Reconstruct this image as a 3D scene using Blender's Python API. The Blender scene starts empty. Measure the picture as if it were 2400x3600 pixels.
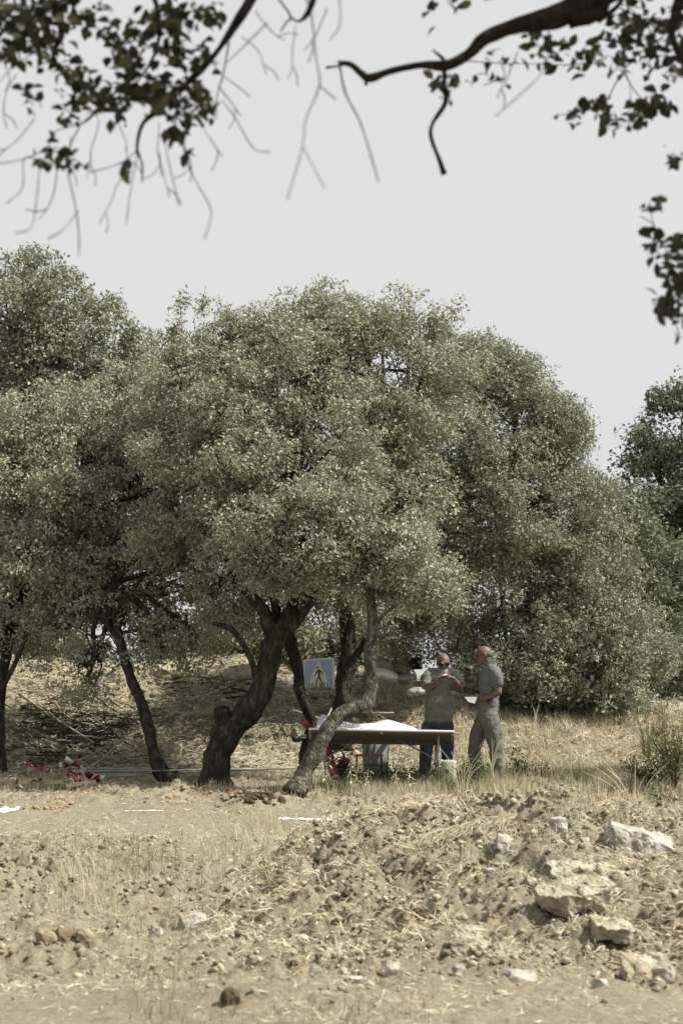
import bpy, bmesh, math, random
import numpy as np
from mathutils import Vector, Matrix, Euler, noise as mn

R = math.radians
SC = bpy.context.scene
COL = SC.collection
rng = np.random.default_rng(7)
random.seed(7)

# ------------------------------------------------------------------ camera, sky, sun, exposure
FPX, CZ = 7000.0, 0.65
PITCH = math.atan(800 / FPX)
cam_d = bpy.data.cameras.new('camera'); cam = bpy.data.objects.new('camera', cam_d); COL.objects.link(cam)
cam.location = (0, 0, CZ); cam.rotation_euler = (R(90) + PITCH, 0, 0)
cam_d.sensor_fit = 'VERTICAL'; cam_d.sensor_height = 36; cam_d.sensor_width = 24; cam_d.lens = 70
cam_d.clip_start = .1; cam_d.clip_end = 3000
cam_d.dof.use_dof = True; cam_d.dof.focus_distance = 24.9; cam_d.dof.aperture_fstop = 2.8
SC.camera = cam
SUN_EL, SUN_AZ = R(50), R(7)          # azimuth: 0 = from +x (right), positive turns towards the camera
sun_dir = Vector((math.cos(SUN_EL) * math.cos(SUN_AZ), -math.cos(SUN_EL) * math.sin(SUN_AZ), math.sin(SUN_EL)))
sd = bpy.data.lights.new('sun', 'SUN'); sd.energy = 4.8; sd.angle = R(.55); sd.color = (1, .965, .885)
so = bpy.data.objects.new('sun', sd); COL.objects.link(so); so.rotation_euler = sun_dir.to_track_quat('Z', 'Y').to_euler()
W = bpy.data.worlds.new('World'); SC.world = W; W.use_nodes = True
nt = W.node_tree; nt.nodes.clear()
sky = nt.nodes.new('ShaderNodeTexSky'); sky.sky_type = 'NISHITA'; sky.sun_disc = False
sky.sun_elevation = SUN_EL; sky.sun_rotation = R(90) + SUN_AZ
sky.air_density = 1.0; sky.dust_density = 5.0; sky.ozone_density = 1.0
hs = nt.nodes.new('ShaderNodeHueSaturation'); hs.inputs['Saturation'].default_value = .13
hs.inputs['Value'].default_value = 1.0
mixw = nt.nodes.new('ShaderNodeMix'); mixw.data_type = 'RGBA'; mixw.inputs['Factor'].default_value = .75
mixw.inputs['B'].default_value = (6.95, 7.0, 6.95, 1)
bg = nt.nodes.new('ShaderNodeBackground'); bg.inputs['Strength'].default_value = .0700
wo = nt.nodes.new('ShaderNodeOutputWorld')
nt.links.new(sky.outputs[0], hs.inputs['Color']); nt.links.new(hs.outputs[0], mixw.inputs['A'])
nt.links.new(mixw.outputs['Result'], bg.inputs['Color']); nt.links.new(bg.outputs[0], wo.inputs['Surface'])
SC.view_settings.view_transform = 'Standard'; SC.view_settings.look = 'None'
SC.view_settings.exposure = .82; SC.view_settings.gamma = 1; SC.view_settings.use_curve_mapping = False

# ------------------------------------------------------------------ projection helpers (full photograph pixels <-> metres)
cp, sp_ = math.cos(PITCH), math.sin(PITCH)
def at(px, py, Y):
    u = (px - 1200) / FPX; v = (1800 - py) / FPX
    d = (u, cp - v * sp_, sp_ + v * cp); t = Y / d[1]
    return Vector((u * t, Y, CZ + d[2] * t))
def proj(x, y, z):
    dz = z - CZ; dep = y * cp + dz * sp_
    return 1200 + FPX * x / dep, 1800 - FPX * (dz * cp - y * sp_) / dep

# ------------------------------------------------------------------ noise in numpy
_tab = np.random.default_rng(3).random((256, 256))
def vnoise(x, y):
    xi = np.floor(x).astype(int); yi = np.floor(y).astype(int); fx = x - xi; fy = y - yi
    fx = fx * fx * (3 - 2 * fx); fy = fy * fy * (3 - 2 * fy)
    a = _tab[xi & 255, yi & 255]; b = _tab[(xi + 1) & 255, yi & 255]
    c = _tab[xi & 255, (yi + 1) & 255]; d = _tab[(xi + 1) & 255, (yi + 1) & 255]
    return (a + (b - a) * fx) * (1 - fy) + (c + (d - c) * fx) * fy
def fbm(x, y, o=4, g=.5):
    s = 0; a = 1; t = 0
    for i in range(o):
        s = s + a * (vnoise(x * 2 ** i + 17.3 * i, y * 2 ** i + 5.1 * i) - .5); t += a; a *= g
    return s / t * 2
def sstep(a, b, x):
    t = np.clip((x - a) / (b - a), 0, 1); return t * t * (3 - 2 * t)

# ------------------------------------------------------------------ the lie of the land
def ground_base(x, Y):
    x = np.asarray(x, float); Y = np.asarray(Y, float)
    z = np.interp(Y, [-60, 8, 11, 13.5, 15.5, 17.5, 19.5, 22, 23.4, 24.3, 26, 27],
                  [-.95, -.95, -.92, -.87, -.79, -.63, -.46, -.26, -.06, .05, .12, .17])
    # long berm of dumped soil and straw behind the trees
    crest_px = np.interp(1200 + x * FPX / 31, [-600, 0, 300, 520, 850, 1000, 1100, 1300, 1450, 1600, 1750, 2100, 2400, 3000],
                         [2350, 2345, 2375, 2355, 2335, 2385, 2398, 2382, 2392, 2425, 2468, 2512, 2492, 2480])
    crest = CZ + (2600 - crest_px) / FPX * 31
    t = np.clip((Y - 26.3) / 4.7, 0, 1)
    z = z + (crest - .17) * (.45 * t + .55 * t * t * (3 - 2 * t))
    z = z - np.clip((Y - 31.6) / 7, 0, 1) * (crest - .9) * sstep(1.6, -1.0, x)
    # big mound of dug soil and rubble on the right
    h = np.interp(x, [-.75, -.42, .26, 1.29, 1.93, 2.4, 3.1, 5, 8], [0, .30, .46, .58, .70, .60, .52, .4, 0])
    prof = np.where(Y > 18.1, sstep(19.7, 18.1, Y), np.clip((Y - 13.3) / 4.8, 0, 1) ** .9)
    z = z + h * prof
    # low heap on the left, small banks
    z = z + .30 * np.exp(-(((x + 3.0) / .9) ** 2 + ((Y - 16.4) / 1.2) ** 2))
    z = z + .12 * np.exp(-(((x + 1.9) / .7) ** 2 + ((Y - 14.2) / .5) ** 2))
    z = z + .17 * np.exp(-(((x + 1.0) / .32) ** 2 + ((Y - 22.8) / .3) ** 2))
    z = z + .16 * np.exp(-(((x + .25) / .8) ** 2 + ((Y - 11.9) / .5) ** 2))
    for (hx, hy, hr, hq, hd) in ((1.5, 15.75, .16, .30, .16), (1.95, 15.3, .35, .16, .10), (2.12, 14.6, .16, .22, .20), (1.75, 14.75, .14, .14, .08), (.52, 15.7, .20, .40, .13), (.42, 16.3, .25, .2, .10), (1.55, 17.0, .10, .2, .10), (-.22, 17.9, .10, .35, .12), (2.3, 17.4, .12, .2, .1), (.95, 14.9, .10, .2, .08)):
        z = z - hd * np.exp(-((x - hx) / hr) ** 2 - ((Y - hy) / hq) ** 2)
    z = z + .10 * np.exp(-(((x - .9) / 1.0) ** 2 + ((Y - 23.0) / .4) ** 2))
    return z
def rough_mask(x, Y):
    r = .45 + .55 * sstep(-.25, .25, fbm(x * .9 + 3, Y * .9, 2))
    r = r * (1 - .8 * sstep(.3, -.6, x) * sstep(20.3, 21.2, Y) * sstep(23.6, 22.9, Y))
    r = r * (1 - .72 * sstep(13.0, 12.4, Y + .25 * fbm(x * 1.1, Y * 0, 2)) * (1 - np.exp(-((x + .3) / .9) ** 2)))
    r = np.maximum(r, .85 * sstep(13.3, 13.9, Y) * sstep(20.4, 19.4, Y) * sstep(-.35, .05, fbm(x * .8 + 11, Y * .8, 2)))
    r = r * (1 - .5 * sstep(-.4, -1.0, x) * sstep(13.6, 13.1, Y))
    m = sstep(-.7, -.3, x) * sstep(13.2, 14.2, Y) * sstep(19.6, 18.6, Y)
    r = np.maximum(r, m * 1.25)
    r = np.maximum(r, sstep(26.5, 27.5, Y) * 1.3)
    return r
def ground_z(x, Y):
    x = np.asarray(x, float); Y = np.asarray(Y, float)
    z = ground_base(x, Y); r = rough_mask(x, Y)
    near = sstep(60, 34, np.abs(Y)) * sstep(30, 12, np.abs(x))
    z = z + near * .10 * fbm(x * .8, Y * .8, 3) * (0.4 + .6 * r)
    n1 = fbm(x * 4.2, Y * 4.2, 3); n2 = fbm(x * 13 + 9, Y * 13, 3)
    z = z + near * r * (.085 * n1 + .06 * np.abs(n2) + .075 * np.maximum(0, fbm(x * 7 + 40, Y * 7, 2) - .12) + .042 * fbm(x * 24, Y * 24, 2) + .03 * np.abs(fbm(x * 15, Y * 15 + 30, 2)))
    z = z - near * r * .12 * np.maximum(0, fbm(x * 5.1 + 80, Y * 5.1, 2) - .2)
    return z
def gz(x, Y): return float(ground_z(np.array([x]), np.array([Y]))[0])
def onground(px, py, y0=9.5, y1=34):
    """first point of the ground met by the sight line through a photograph pixel"""
    Y = np.arange(y0, y1, .02); u = (px - 1200) / FPX; v = (1800 - py) / FPX
    t = Y / (cp - v * sp_); X = u * t; Z = CZ + (sp_ + v * cp) * t
    g = ground_z(X, Y); k = np.argmax(Z <= g) if (Z <= g).any() else len(Y) - 1
    return Vector((X[k], Y[k], g[k]))

# ------------------------------------------------------------------ materials
def new_mat(name):
    m = bpy.data.materials.new(name); m.use_nodes = True
    m.node_tree.nodes.clear(); return m, m.node_tree
def mat(name, cols, scale=8, rough=.8, bump=.0, bscale=40, detail=6, metal=0, spec=.3, island=0, dist=.01,
        transl=0, stretch=None, lo=.3, hi=.7, bdist=None):
    """cols: list of colours spread over a noise; optional island randomness, bump and translucency"""
    m, t = new_mat(name); N = t.nodes.new; L = t.links.new
    out = N('ShaderNodeOutputMaterial'); p = N('ShaderNodeBsdfPrincipled')
    geo = N('ShaderNodeNewGeometry'); tc = N('ShaderNodeTexCoord')
    src = geo.outputs['Position'] if island else tc.outputs['Object']
    if stretch:
        mp = N('ShaderNodeMapping'); mp.inputs['Scale'].default_value = stretch; L(src, mp.inputs[0]); src = mp.outputs[0]
    no = N('ShaderNodeTexNoise'); no.inputs['Scale'].default_value = scale; no.inputs['Detail'].default_value = detail
    no.inputs['Roughness'].default_value = .62; L(src, no.inputs['Vector'])
    fac = no.outputs['Fac']
    if island:
        mx = N('ShaderNodeMix'); mx.inputs[0].default_value = island; L(fac, mx.inputs[2]); L(geo.outputs['Random Per Island'], mx.inputs[3]); fac = mx.outputs[0]
    cr = N('ShaderNodeValToRGB'); el = cr.color_ramp.elements
    n = len(cols)
    while len(el) < max(2, n): el.new(.5)
    for i in range(max(2, n)):
        c = cols[min(i, n - 1)]; el[i].position = lo + (hi - lo) * i / max(1, n - 1); el[i].color = (*c, 1)
    L(fac, cr.inputs[0]); L(cr.outputs[0], p.inputs['Base Color'])
    p.inputs['Roughness'].default_value = rough; p.inputs['Metallic'].default_value = metal; p.inputs['Specular IOR Level'].default_value = spec
    if bump:
        b = N('ShaderNodeBump'); b.inputs['Strength'].default_value = bump; b.inputs['Distance'].default_value = bdist or dist
        n2 = N('ShaderNodeTexNoise'); n2.inputs['Scale'].default_value = bscale; n2.inputs['Detail'].default_value = 5; L(src, n2.inputs['Vector'])
        L(n2.outputs['Fac'], b.inputs['Height']); L(b.outputs[0], p.inputs['Normal'])
    if transl:
        tr = N('ShaderNodeBsdfTranslucent'); L(cr.outputs[0], tr.inputs[0]); ms = N('ShaderNodeMixShader'); ms.inputs[0].default_value = transl
        L(p.outputs[0], ms.inputs[1]); L(tr.outputs[0], ms.inputs[2]); L(ms.outputs[0], out.inputs[0])
    else: L(p.outputs[0], out.inputs[0])
    return m

def ground_material():
    m, t = new_mat('dug_soil'); N = t.nodes.new; L = t.links.new
    out = N('ShaderNodeOutputMaterial'); p = N('ShaderNodeBsdfPrincipled'); p.inputs['Roughness'].default_value = .95
    p.inputs['Specular IOR Level'].default_value = .1
    tc = N('ShaderNodeTexCoord')
    def noise(s, d=6, r=.6, st=None):
        n = N('ShaderNodeTexNoise'); n.inputs['Scale'].default_value = s; n.inputs['Detail'].default_value = d; n.inputs['Roughness'].default_value = r
        if st:
            mp = N('ShaderNodeMapping'); mp.inputs['Scale'].default_value = st; L(tc.outputs['Object'], mp.inputs[0]); L(mp.outputs[0], n.inputs['Vector'])
        else: L(tc.outputs['Object'], n.inputs['Vector'])
        return n.outputs['Fac']
    def ramp(f, cols):
        c = N('ShaderNodeValToRGB'); e = c.color_ramp.elements
        while len(e) < len(cols): e.new(.5)
        for i, (pos, col) in enumerate(cols): e[i].position = pos; e[i].color = (*col, 1)
        L(f, c.inputs[0]); return c.outputs[0]
    def mix(f, a, b, mode='MIX'):
        x = N('ShaderNodeMix'); x.data_type = 'RGBA'; x.blend_type = mode
        if isinstance(f, float): x.inputs[0].default_value = f
        else: L(f, x.inputs[0])
        L(a, x.inputs[6]); L(b, x.inputs[7]); return x.outputs[2]
    big = ramp(noise(.9, 5), [(.35, (0.202, 0.177, 0.123)), (.5, (0.239, 0.213, 0.150)), (.65, (0.273, 0.248, 0.181))])
    fine = ramp(noise(22, 8, .75), [(.3, (.13, .112, .075)), (.5, (0.232, 0.205, 0.144)), (.72, (0.370, 0.335, 0.254))])
    c = mix(.62, big, fine)
    red = ramp(noise(1.7, 4), [(.55, (0, 0, 0)), (.75, (.35, .35, .35))])
    rc = N('ShaderNodeRGB'); rc.outputs[0].default_value = (.30, .23, .15, 1)
    c = mix(red, c, rc.outputs[0])
    # pale crumbs
    vo = N('ShaderNodeTexVoronoi'); vo.inputs['Scale'].default_value = 38; L(tc.outputs['Object'], vo.inputs['Vector'])
    crumbs = ramp(vo.outputs['Distance'], [(.1, (1, 1, 1)), (.22, (0, 0, 0))])
    cm = N('ShaderNodeMath'); cm.operation = 'MULTIPLY'; L(crumbs, cm.inputs[0]); L(noise(3, 3), cm.inputs[1])
    wc = N('ShaderNodeRGB'); wc.outputs[0].default_value = (.46, .42, .34, 1)
    c = mix(cm.outputs[0], c, wc.outputs[0])
    dm = ramp(noise(5.5, 9, .72), [(.30, (.75, .75, .75)), (.46, (0, 0, 0))]); dc = N('ShaderNodeRGB'); dc.outputs[0].default_value = (.125, .108, .07, 1)  # dark soil bits, plus the darkness of cavities put into the colour
    c = mix(dm, c, dc.outputs[0])
    L(c, p.inputs['Base Color'])
    b = N('ShaderNodeBump'); b.inputs['Strength'].default_value = 1.0; b.inputs['Distance'].default_value = .03; L(noise(30, 8, .7), b.inputs['Height'])
    L(b.outputs[0], p.inputs['Normal']); L(p.outputs[0], out.inputs[0]); return m

M = {}
M['soil'] = ground_material()
M['clod'] = mat('soil_clod', [(0.155, 0.129, 0.086), (0.258, 0.219, 0.150), (0.378, 0.340, 0.249)], 9, .95, .8, 45, island=.6, spec=.1, dist=.02)
M['redclod'] = mat('reddish_clod', [(.24, .16, .09), (.36, .26, .16)], 12, .95, .9, 45, spec=.1, dist=.02)
M['darkclod'] = mat('dark_soil_and_shade', [(.05, .038, .024), (.13, .10, .065)], 16, .95, 1, 40, spec=.1, dist=.03)  # dark earth, also used to put the shade of hollows into colour
M['stone'] = mat('pale_limestone', [(0.187, 0.166, 0.128), (0.315, 0.293, 0.246), (0.493, 0.472, 0.425)], 9, .85, .7, 40, dist=.015)
M['greystone'] = mat('grey_concrete', [(.20, .19, .165), (.31, .29, .25), (.42, .39, .33)], 10, .9, .7, 45, dist=.015)
M['dusty'] = mat('dusty_concrete', [(.20, .17, .115), (.31, .275, .20), (.44, .41, .33)], 8, .95, .8, 40, dist=.02)
M['straw'] = mat('dry_straw', [(0.344, 0.292, 0.189), (0.482, 0.421, 0.288), (0.602, 0.550, 0.413)], 3, .7, island=.75, spec=.2, lo=.2, hi=.8)
M['dry'] = mat('dry_grass', [(0.361, 0.314, 0.206), (0.516, 0.456, 0.318), (0.654, 0.602, 0.464)], 3, .7, island=.7, spec=.2, transl=.25, lo=.2, hi=.8)
M['green'] = mat('weed_green', [(.13, .15, .065), (.20, .215, .095), (.32, .31, .16)], 3, .6, island=.7, transl=.2, lo=.2, hi=.8)
M['shrub'] = mat('shrub_leaf', [(.05, .062, .030), (.10, .115, .055), (.19, .19, .10)], 3, .5, island=.75, transl=.12, lo=.2, hi=.8)
def leafmat(name, cols, **k): return mat(name, cols, 1.4, .6, island=.7, transl=.18, spec=.22, lo=.2, hi=.8, **k)
M['leaf'] = leafmat('oak_leaf', [(0.206, 0.218, 0.151), (0.312, 0.320, 0.228), (0.421, 0.422, 0.313)])
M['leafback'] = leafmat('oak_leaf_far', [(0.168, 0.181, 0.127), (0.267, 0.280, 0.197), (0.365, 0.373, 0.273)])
M['leafdark'] = leafmat('oak_leaf_near_shaded', [(.020, .024, .014), (.038, .042, .022), (.10, .095, .05)])  # near leaves: shade of their own canopy put into the colour
M['leafshade'] = leafmat('oak_leaf_far_shaded', [(0.094, 0.106, 0.065), (0.156, 0.170, 0.110), (0.239, 0.254, 0.170)])  # darkened copy of the far oak leaf, shade put into its colour
M['pine'] = leafmat('pine_needle', [(.10, .115, .06), (.17, .18, .10), (.25, .25, .15)])
M['bark'] = mat('oak_bark', [(.016, .014, .011), (.04, .035, .028), (.10, .092, .074)], 11, .95, 1.0, 26, stretch=(1.6, 1.6, .55), spec=.1, dist=.05)
M['barklight'] = mat('lichened_bark', [(.034, .030, .023), (.085, .076, .058), (.22, .205, .16)], 13, .95, 1.0, 28, stretch=(1.4, 1.4, .7), spec=.1, dist=.05)
M['barknear'] = mat('shaded_bark', [(.012, .011, .009), (.035, .03, .024)], 25, .95, 1.0, 40, spec=.05, dist=.01)  # shade under the overhead canopy put into the bark colour
M['stick'] = mat('bleached_stick', [(.13, .11, .08), (.26, .225, .165), (.42, .37, .28)], 12, .9, .4, 60, stretch=(1, 1, .3))

# ------------------------------------------------------------------ object helpers
def tag(o, label=None, cat=None, group=None, kind=None):
    if label: o['label'] = label
    if cat: o['category'] = cat
    if group: o['group'] = group
    if kind: o['kind'] = kind
    return o
def empty(name, loc=(0, 0, 0), **k):
    o = bpy.data.objects.new(name, None); COL.objects.link(o); o.location = loc; o.empty_display_size = .1
    return tag(o, **k)
def npmesh(name, V, F, mats, parent=None, smooth=False, midx=None):
    V = np.asarray(V, dtype=np.float32); F = np.asarray(F, dtype=np.int32)
    me = bpy.data.meshes.new(name); k = F.shape[1]
    me.vertices.add(len(V)); me.vertices.foreach_set('co', V.ravel())
    me.loops.add(F.size); me.loops.foreach_set('vertex_index', F.ravel())
    me.polygons.add(len(F)); me.polygons.foreach_set('loop_start', np.arange(0, F.size, k, dtype=np.int32))
    me.polygons.foreach_set('loop_total', np.full(len(F), k, dtype=np.int32))
    if smooth: me.polygons.foreach_set('use_smooth', np.ones(len(F), dtype=bool))
    if midx is not None: me.polygons.foreach_set('material_index', np.asarray(midx, dtype=np.int32))
    me.update(calc_edges=True)
    for m in (mats if isinstance(mats, (list, tuple)) else [mats]): me.materials.append(m)
    o = bpy.data.objects.new(name, me); COL.objects.link(o)
    if parent: link_child(o, parent)
    return o
def link_child(o, parent):
    o.parent = parent
    o.matrix_parent_inverse = Matrix.Translation(parent.location).inverted() if parent.parent is None and not any(parent.rotation_euler) else parent.matrix_basis.inverted()
class Bag:
    """collects polygons in world (or local) coordinates and links them as one mesh"""
    def __init__(s): s.v = []; s.f = []
    def add(s, vs, fs):
        n = len(s.v); s.v += [tuple(v) for v in vs]; s.f += [tuple(i + n for i in f) for f in fs]; return s
    def box(s, c, d, rot=None):
        c = Vector(c); q = rot.to_matrix() if rot else Matrix.Identity(3); h = [x / 2 for x in d]
        vs = [c + q @ Vector((sx * h[0], sy * h[1], sz * h[2])) for sx in (-1, 1) for sy in (-1, 1) for sz in (-1, 1)]
        return s.add(vs, [(0, 1, 3, 2), (4, 6, 7, 5), (0, 4, 5, 1), (2, 3, 7, 6), (0, 2, 6, 4), (1, 5, 7, 3)])
    def tube(s, pts, rad, n=8, cap=True):
        pts = [Vector(p) for p in pts]; m = len(pts)
        if not hasattr(rad, '__len__'): rad = [rad] * m
        a = None; vs = []; fs = []
        for i, p in enumerate(pts):
            d = (pts[min(i + 1, m - 1)] - pts[max(i - 1, 0)]).normalized()
            if a is None: a = d.orthogonal().normalized()
            a = (a - d * a.dot(d)).normalized(); b = d.cross(a)
            for k in range(n):
                t = 2 * math.pi * k / n; vs.append(p + (a * math.cos(t) + b * math.sin(t)) * rad[i])
        for i in range(m - 1):
            for k in range(n):
                fs.append((i * n + k, i * n + (k + 1) % n, (i + 1) * n + (k + 1) % n, (i + 1) * n + k))
        if cap: fs += [tuple(range(n))[::-1], tuple((m - 1) * n + k for k in range(n))]
        return s.add(vs, fs)
    def ell(s, c, r, rot=None, nu=14, nv=9):
        c = Vector(c); r = r if hasattr(r, '__len__') else (r, r, r); q = rot.to_matrix() if rot else Matrix.Identity(3)
        vs = [c + q @ Vector((0, 0, r[2]))]; fs = []
        for i in range(1, nv):
            th = math.pi * i / nv
            for k in range(nu):
                ph = 2 * math.pi * k / nu
                vs.append(c + q @ Vector((r[0] * math.sin(th) * math.cos(ph), r[1] * math.sin(th) * math.sin(ph), r[2] * math.cos(th))))
        vs.append(c - q @ Vector((0, 0, r[2]))); e = len(vs) - 1
        for k in range(nu): fs.append((0, 1 + k, 1 + (k + 1) % nu)); fs.append((e, e - nu + (k + 1) % nu, e - nu + k))
        for i in range(nv - 2):
            for k in range(nu):
                a = 1 + i * nu + k; b = 1 + i * nu + (k + 1) % nu; fs.append((a, a + nu, b + nu, b))
        return s.add(vs, fs)
    def caps(s, p0, r0, p1, r1):
        """tapered capsule: a tube closed by two balls"""
        s.tube([p0, p1], [r0, r1], 14); s.ell(p0, r0, nu=12, nv=8); s.ell(p1, r1, nu=12, nv=8); return s
    def chain(s, ps, rs):
        for i in range(len(ps) - 1): s.caps(ps[i], rs[i], ps[i + 1], rs[i + 1])
        return s
    def build(s, name, m, parent=None, smooth=False, bevel=0, local=False, kind=None):
        me = bpy.data.meshes.new(name); me.from_pydata(s.v, [], s.f); me.update(); me.materials.append(m)
        if smooth: me.polygons.foreach_set('use_smooth', [True] * len(me.polygons))
        o = bpy.data.objects.new(name, me); COL.objects.link(o)
        if parent:
            if local: o.parent = parent
            else: link_child(o, parent)
        if bevel:
            b = o.modifiers.new('bevel', 'BEVEL'); b.width = bevel; b.segments = 2; b.limit_method = 'ANGLE'
        if kind: o['kind'] = kind
        return o
def catmull(P, n=6):
    P = [Vector(p) for p in P]; Q = [P[0] * 2 - P[1]] + P + [P[-1] * 2 - P[-2]]; out = []
    for i in range(1, len(Q) - 2):
        a, b, c, d = Q[i - 1:i + 3]
        for k in range(n):
            t = k / n
            out.append(.5 * ((2 * b) + (c - a) * t + (2 * a - 5 * b + 4 * c - d) * t * t + (3 * b - a - 3 * c + d) * t ** 3))
    out.append(P[-1]); return out

# ------------------------------------------------------------------ the ground: one sheet out to the horizon
def spaced(lo, hi, step, far_lo, far_hi, g=1.22):
    c = list(np.arange(lo, hi + step / 2, step)); s = step; v = hi
    while v < far_hi: s *= g; v += s; c.append(v)
    s = step; v = lo; pre = []
    while v > far_lo: s *= g; v -= s; pre.append(v)
    return np.array(pre[::-1] + c)
gxs = spaced(-4.7, 4.7, .027, -1400, 1400)
ya = np.arange(10.2, 24.6, .027); yb = np.arange(24.6, 32.6, .036)
gys = np.concatenate([spaced(10.2, 10.21, .027, -300, 10.3)[:-1], ya, spaced(24.6, 32.6, .036, 24.59, 1500)])
gys = np.unique(np.round(gys, 4))
GX, GY = np.meshgrid(gxs, gys)
GZ = ground_z(GX.ravel(), GY.ravel())
nx, ny = len(gxs), len(gys)
ii = (np.arange(ny - 1)[:, None] * nx + np.arange(nx - 1)[None, :]).ravel()
F = np.stack([ii, ii + 1, ii + nx + 1, ii + nx], 1)
g = npmesh('ground', np.stack([GX.ravel(), GY.ravel(), GZ], 1), F, M['soil'], smooth=True); g['kind'] = 'structure'

# ------------------------------------------------------------------ foliage: leaves spread through clumps
def leaf_arrays(C, Nrm, size, aspect, r):
    n = len(C)
    nr = Nrm + r.normal(0, .75, (n, 3)); nr /= np.linalg.norm(nr, axis=1)[:, None] + 1e-9
    a = r.normal(0, 1, (n, 3)); a -= nr * (a * nr).sum(1)[:, None]; a /= np.linalg.norm(a, axis=1)[:, None] + 1e-9
    b = np.cross(nr, a); L = size * r.uniform(.65, 1.3, n)[:, None]; w = L * aspect * r.uniform(.8, 1.15, (n, 1))
    V = np.empty((n, 4, 3))
    V[:, 0] = C - a * L * .5; V[:, 2] = C + a * L * .5
    V[:, 1] = C + b * w * .5 + nr * w * .22 + a * L * .04; V[:, 3] = C - b * w * .5 + nr * w * .22 + a * L * .04
    F = np.arange(n * 4).reshape(n, 4)
    return V.reshape(-1, 3), np.concatenate([F[:, [0, 1, 2]], F[:, [0, 2, 3]]], 0)
SPRAYS = {}
def spray_set(m, size, rad, nleaf=38, aspect=.5):
    """five leafy sprays (a forked twig with its leaves) kept for instancing in the crowns"""
    key = (m, size, rad, nleaf, aspect)
    if key in SPRAYS: return SPRAYS[key]
    col = bpy.data.collections.new('leaf_sprays_%d' % len(SPRAYS)); r = np.random.default_rng(len(SPRAYS) + 50)
    for k in range(5):
        v = r.normal(0, 1, (nleaf, 3)); v /= np.linalg.norm(v, axis=1)[:, None]
        C = v * (rad * r.random(nleaf) ** .5)[:, None] * np.array([1, 1, .8])
        V, F = leaf_arrays(C, v * .5 + np.array([0, 0, .6]), size, aspect, r)
        me = bpy.data.meshes.new('leaf_spray'); me.from_pydata(V.tolist(), [], F.tolist()); me.materials.append(M[m])
        o = bpy.data.objects.new('leaf_spray', me); col.objects.link(o)
    SPRAYS[key] = col; return col
def spray_tree(name, sprays, smin=.75, smax=1.25):
    ng = bpy.data.node_groups.new(name, 'GeometryNodeTree')
    ng.interface.new_socket('Geometry', in_out='INPUT', socket_type='NodeSocketGeometry')
    ng.interface.new_socket('Geometry', in_out='OUTPUT', socket_type='NodeSocketGeometry')
    N = ng.nodes.new; L = ng.links.new
    i = N('NodeGroupInput'); o = N('NodeGroupOutput'); ip = N('GeometryNodeInstanceOnPoints'); ci = N('GeometryNodeCollectionInfo')
    ci.inputs[0].default_value = sprays; ci.inputs['Separate Children'].default_value = True; ci.inputs['Reset Children'].default_value = True
    rv = N('FunctionNodeRandomValue'); rv.data_type = 'FLOAT_VECTOR'; rv.inputs[0].default_value = (-.6, -.6, 0); rv.inputs[1].default_value = (.6, .6, 6.28)
    rs = N('FunctionNodeRandomValue'); rs.data_type = 'FLOAT'; rs.inputs[2].default_value = smin; rs.inputs[3].default_value = smax; rs.inputs['Seed'].default_value = 5
    L(i.outputs[0], ip.inputs['Points']); L(ci.outputs[0], ip.inputs['Instance']); ip.inputs['Pick Instance'].default_value = True
    L(rv.outputs[0], ip.inputs['Rotation']); L(rs.outputs[1], ip.inputs['Scale']); L(ip.outputs[0], o.inputs[0])
    return ng
def sprays_on(name, C, m, size, rad, parent=None, nleaf=27, aspect=.5, smin=.75, smax=1.25):
    me = bpy.data.meshes.new(name); me.vertices.add(len(C)); me.vertices.foreach_set('co', np.asarray(C, np.float32).ravel()); me.update()
    o = bpy.data.objects.new(name, me); COL.objects.link(o)
    if parent: link_child(o, parent)
    md = o.modifiers.new('sprays', 'NODES'); md.node_group = spray_tree(name, spray_set(m, size, rad, nleaf, aspect), smin, smax)
    o['kind'] = 'stuff'; return o
def crown_points(blobs, dens=1.0, clump=(.20, .50), per=250, fill=.26, seed=0):
    """blobs: (px, py, Y, rx_px, ry_px[, depth_m]) -> leaf centres and normals"""
    r = np.random.default_rng(seed); C = []; NN = []
    for bl in blobs:
        px, py, Y, rx, ry = bl[:5]; c = np.array(at(px, py, Y)); k = Y / FPX * 1.10
        a, h = rx * k, ry * k; d = bl[5] if len(bl) > 5 else (a + h) / 2
        sc = bl[6] if len(bl) > 6 else 1.0
        area = 4 * math.pi * ((a * h) ** 1.6 / 3 + (a * d) ** 1.6 / 3 + (d * h) ** 1.6 / 3) ** (1 / 1.6)
        ncl = int(area / (math.pi * .3 ** 2) * .74 * dens * sc) + 3
        u = r.normal(0, 1, (ncl, 3)); u /= np.linalg.norm(u, axis=1)[:, None]
        u = u[~((u[:, 1] > .45) & (r.random(ncl) < .5))]; ncl = len(u)
        rad = np.where(r.random(ncl) < fill, r.uniform(.3, .75, ncl), r.uniform(.76, 1.06, ncl))
        # lumpy outline
        wob = 1 + .16 * np.sin(u[:, 0] * 5.3 + px) * np.cos(u[:, 2] * 6.1 + py) + .1 * np.sin(u[:, 1] * 9 + u[:, 2] * 11)
        cc = c + u * rad[:, None] * wob[:, None] * np.array([a, d, h])
        cr = r.uniform(clump[0], clump[1], ncl)
        for j in range(ncl):
            n = max(2, int(per / 15 * (cr[j] / .3) ** 2))
            v = r.normal(0, 1, (n, 3)); v /= np.linalg.norm(v, axis=1)[:, None]
            rr = cr[j] * r.random(n) ** .5
            w = v * rr[:, None] * np.array([1.15, 1.1, .8])
            C.append(cc[j] + w); NN.append(v * .55 + u[j] * .45 + np.array([0, -.1, .55]))
    return np.concatenate(C), np.concatenate(NN)
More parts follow.
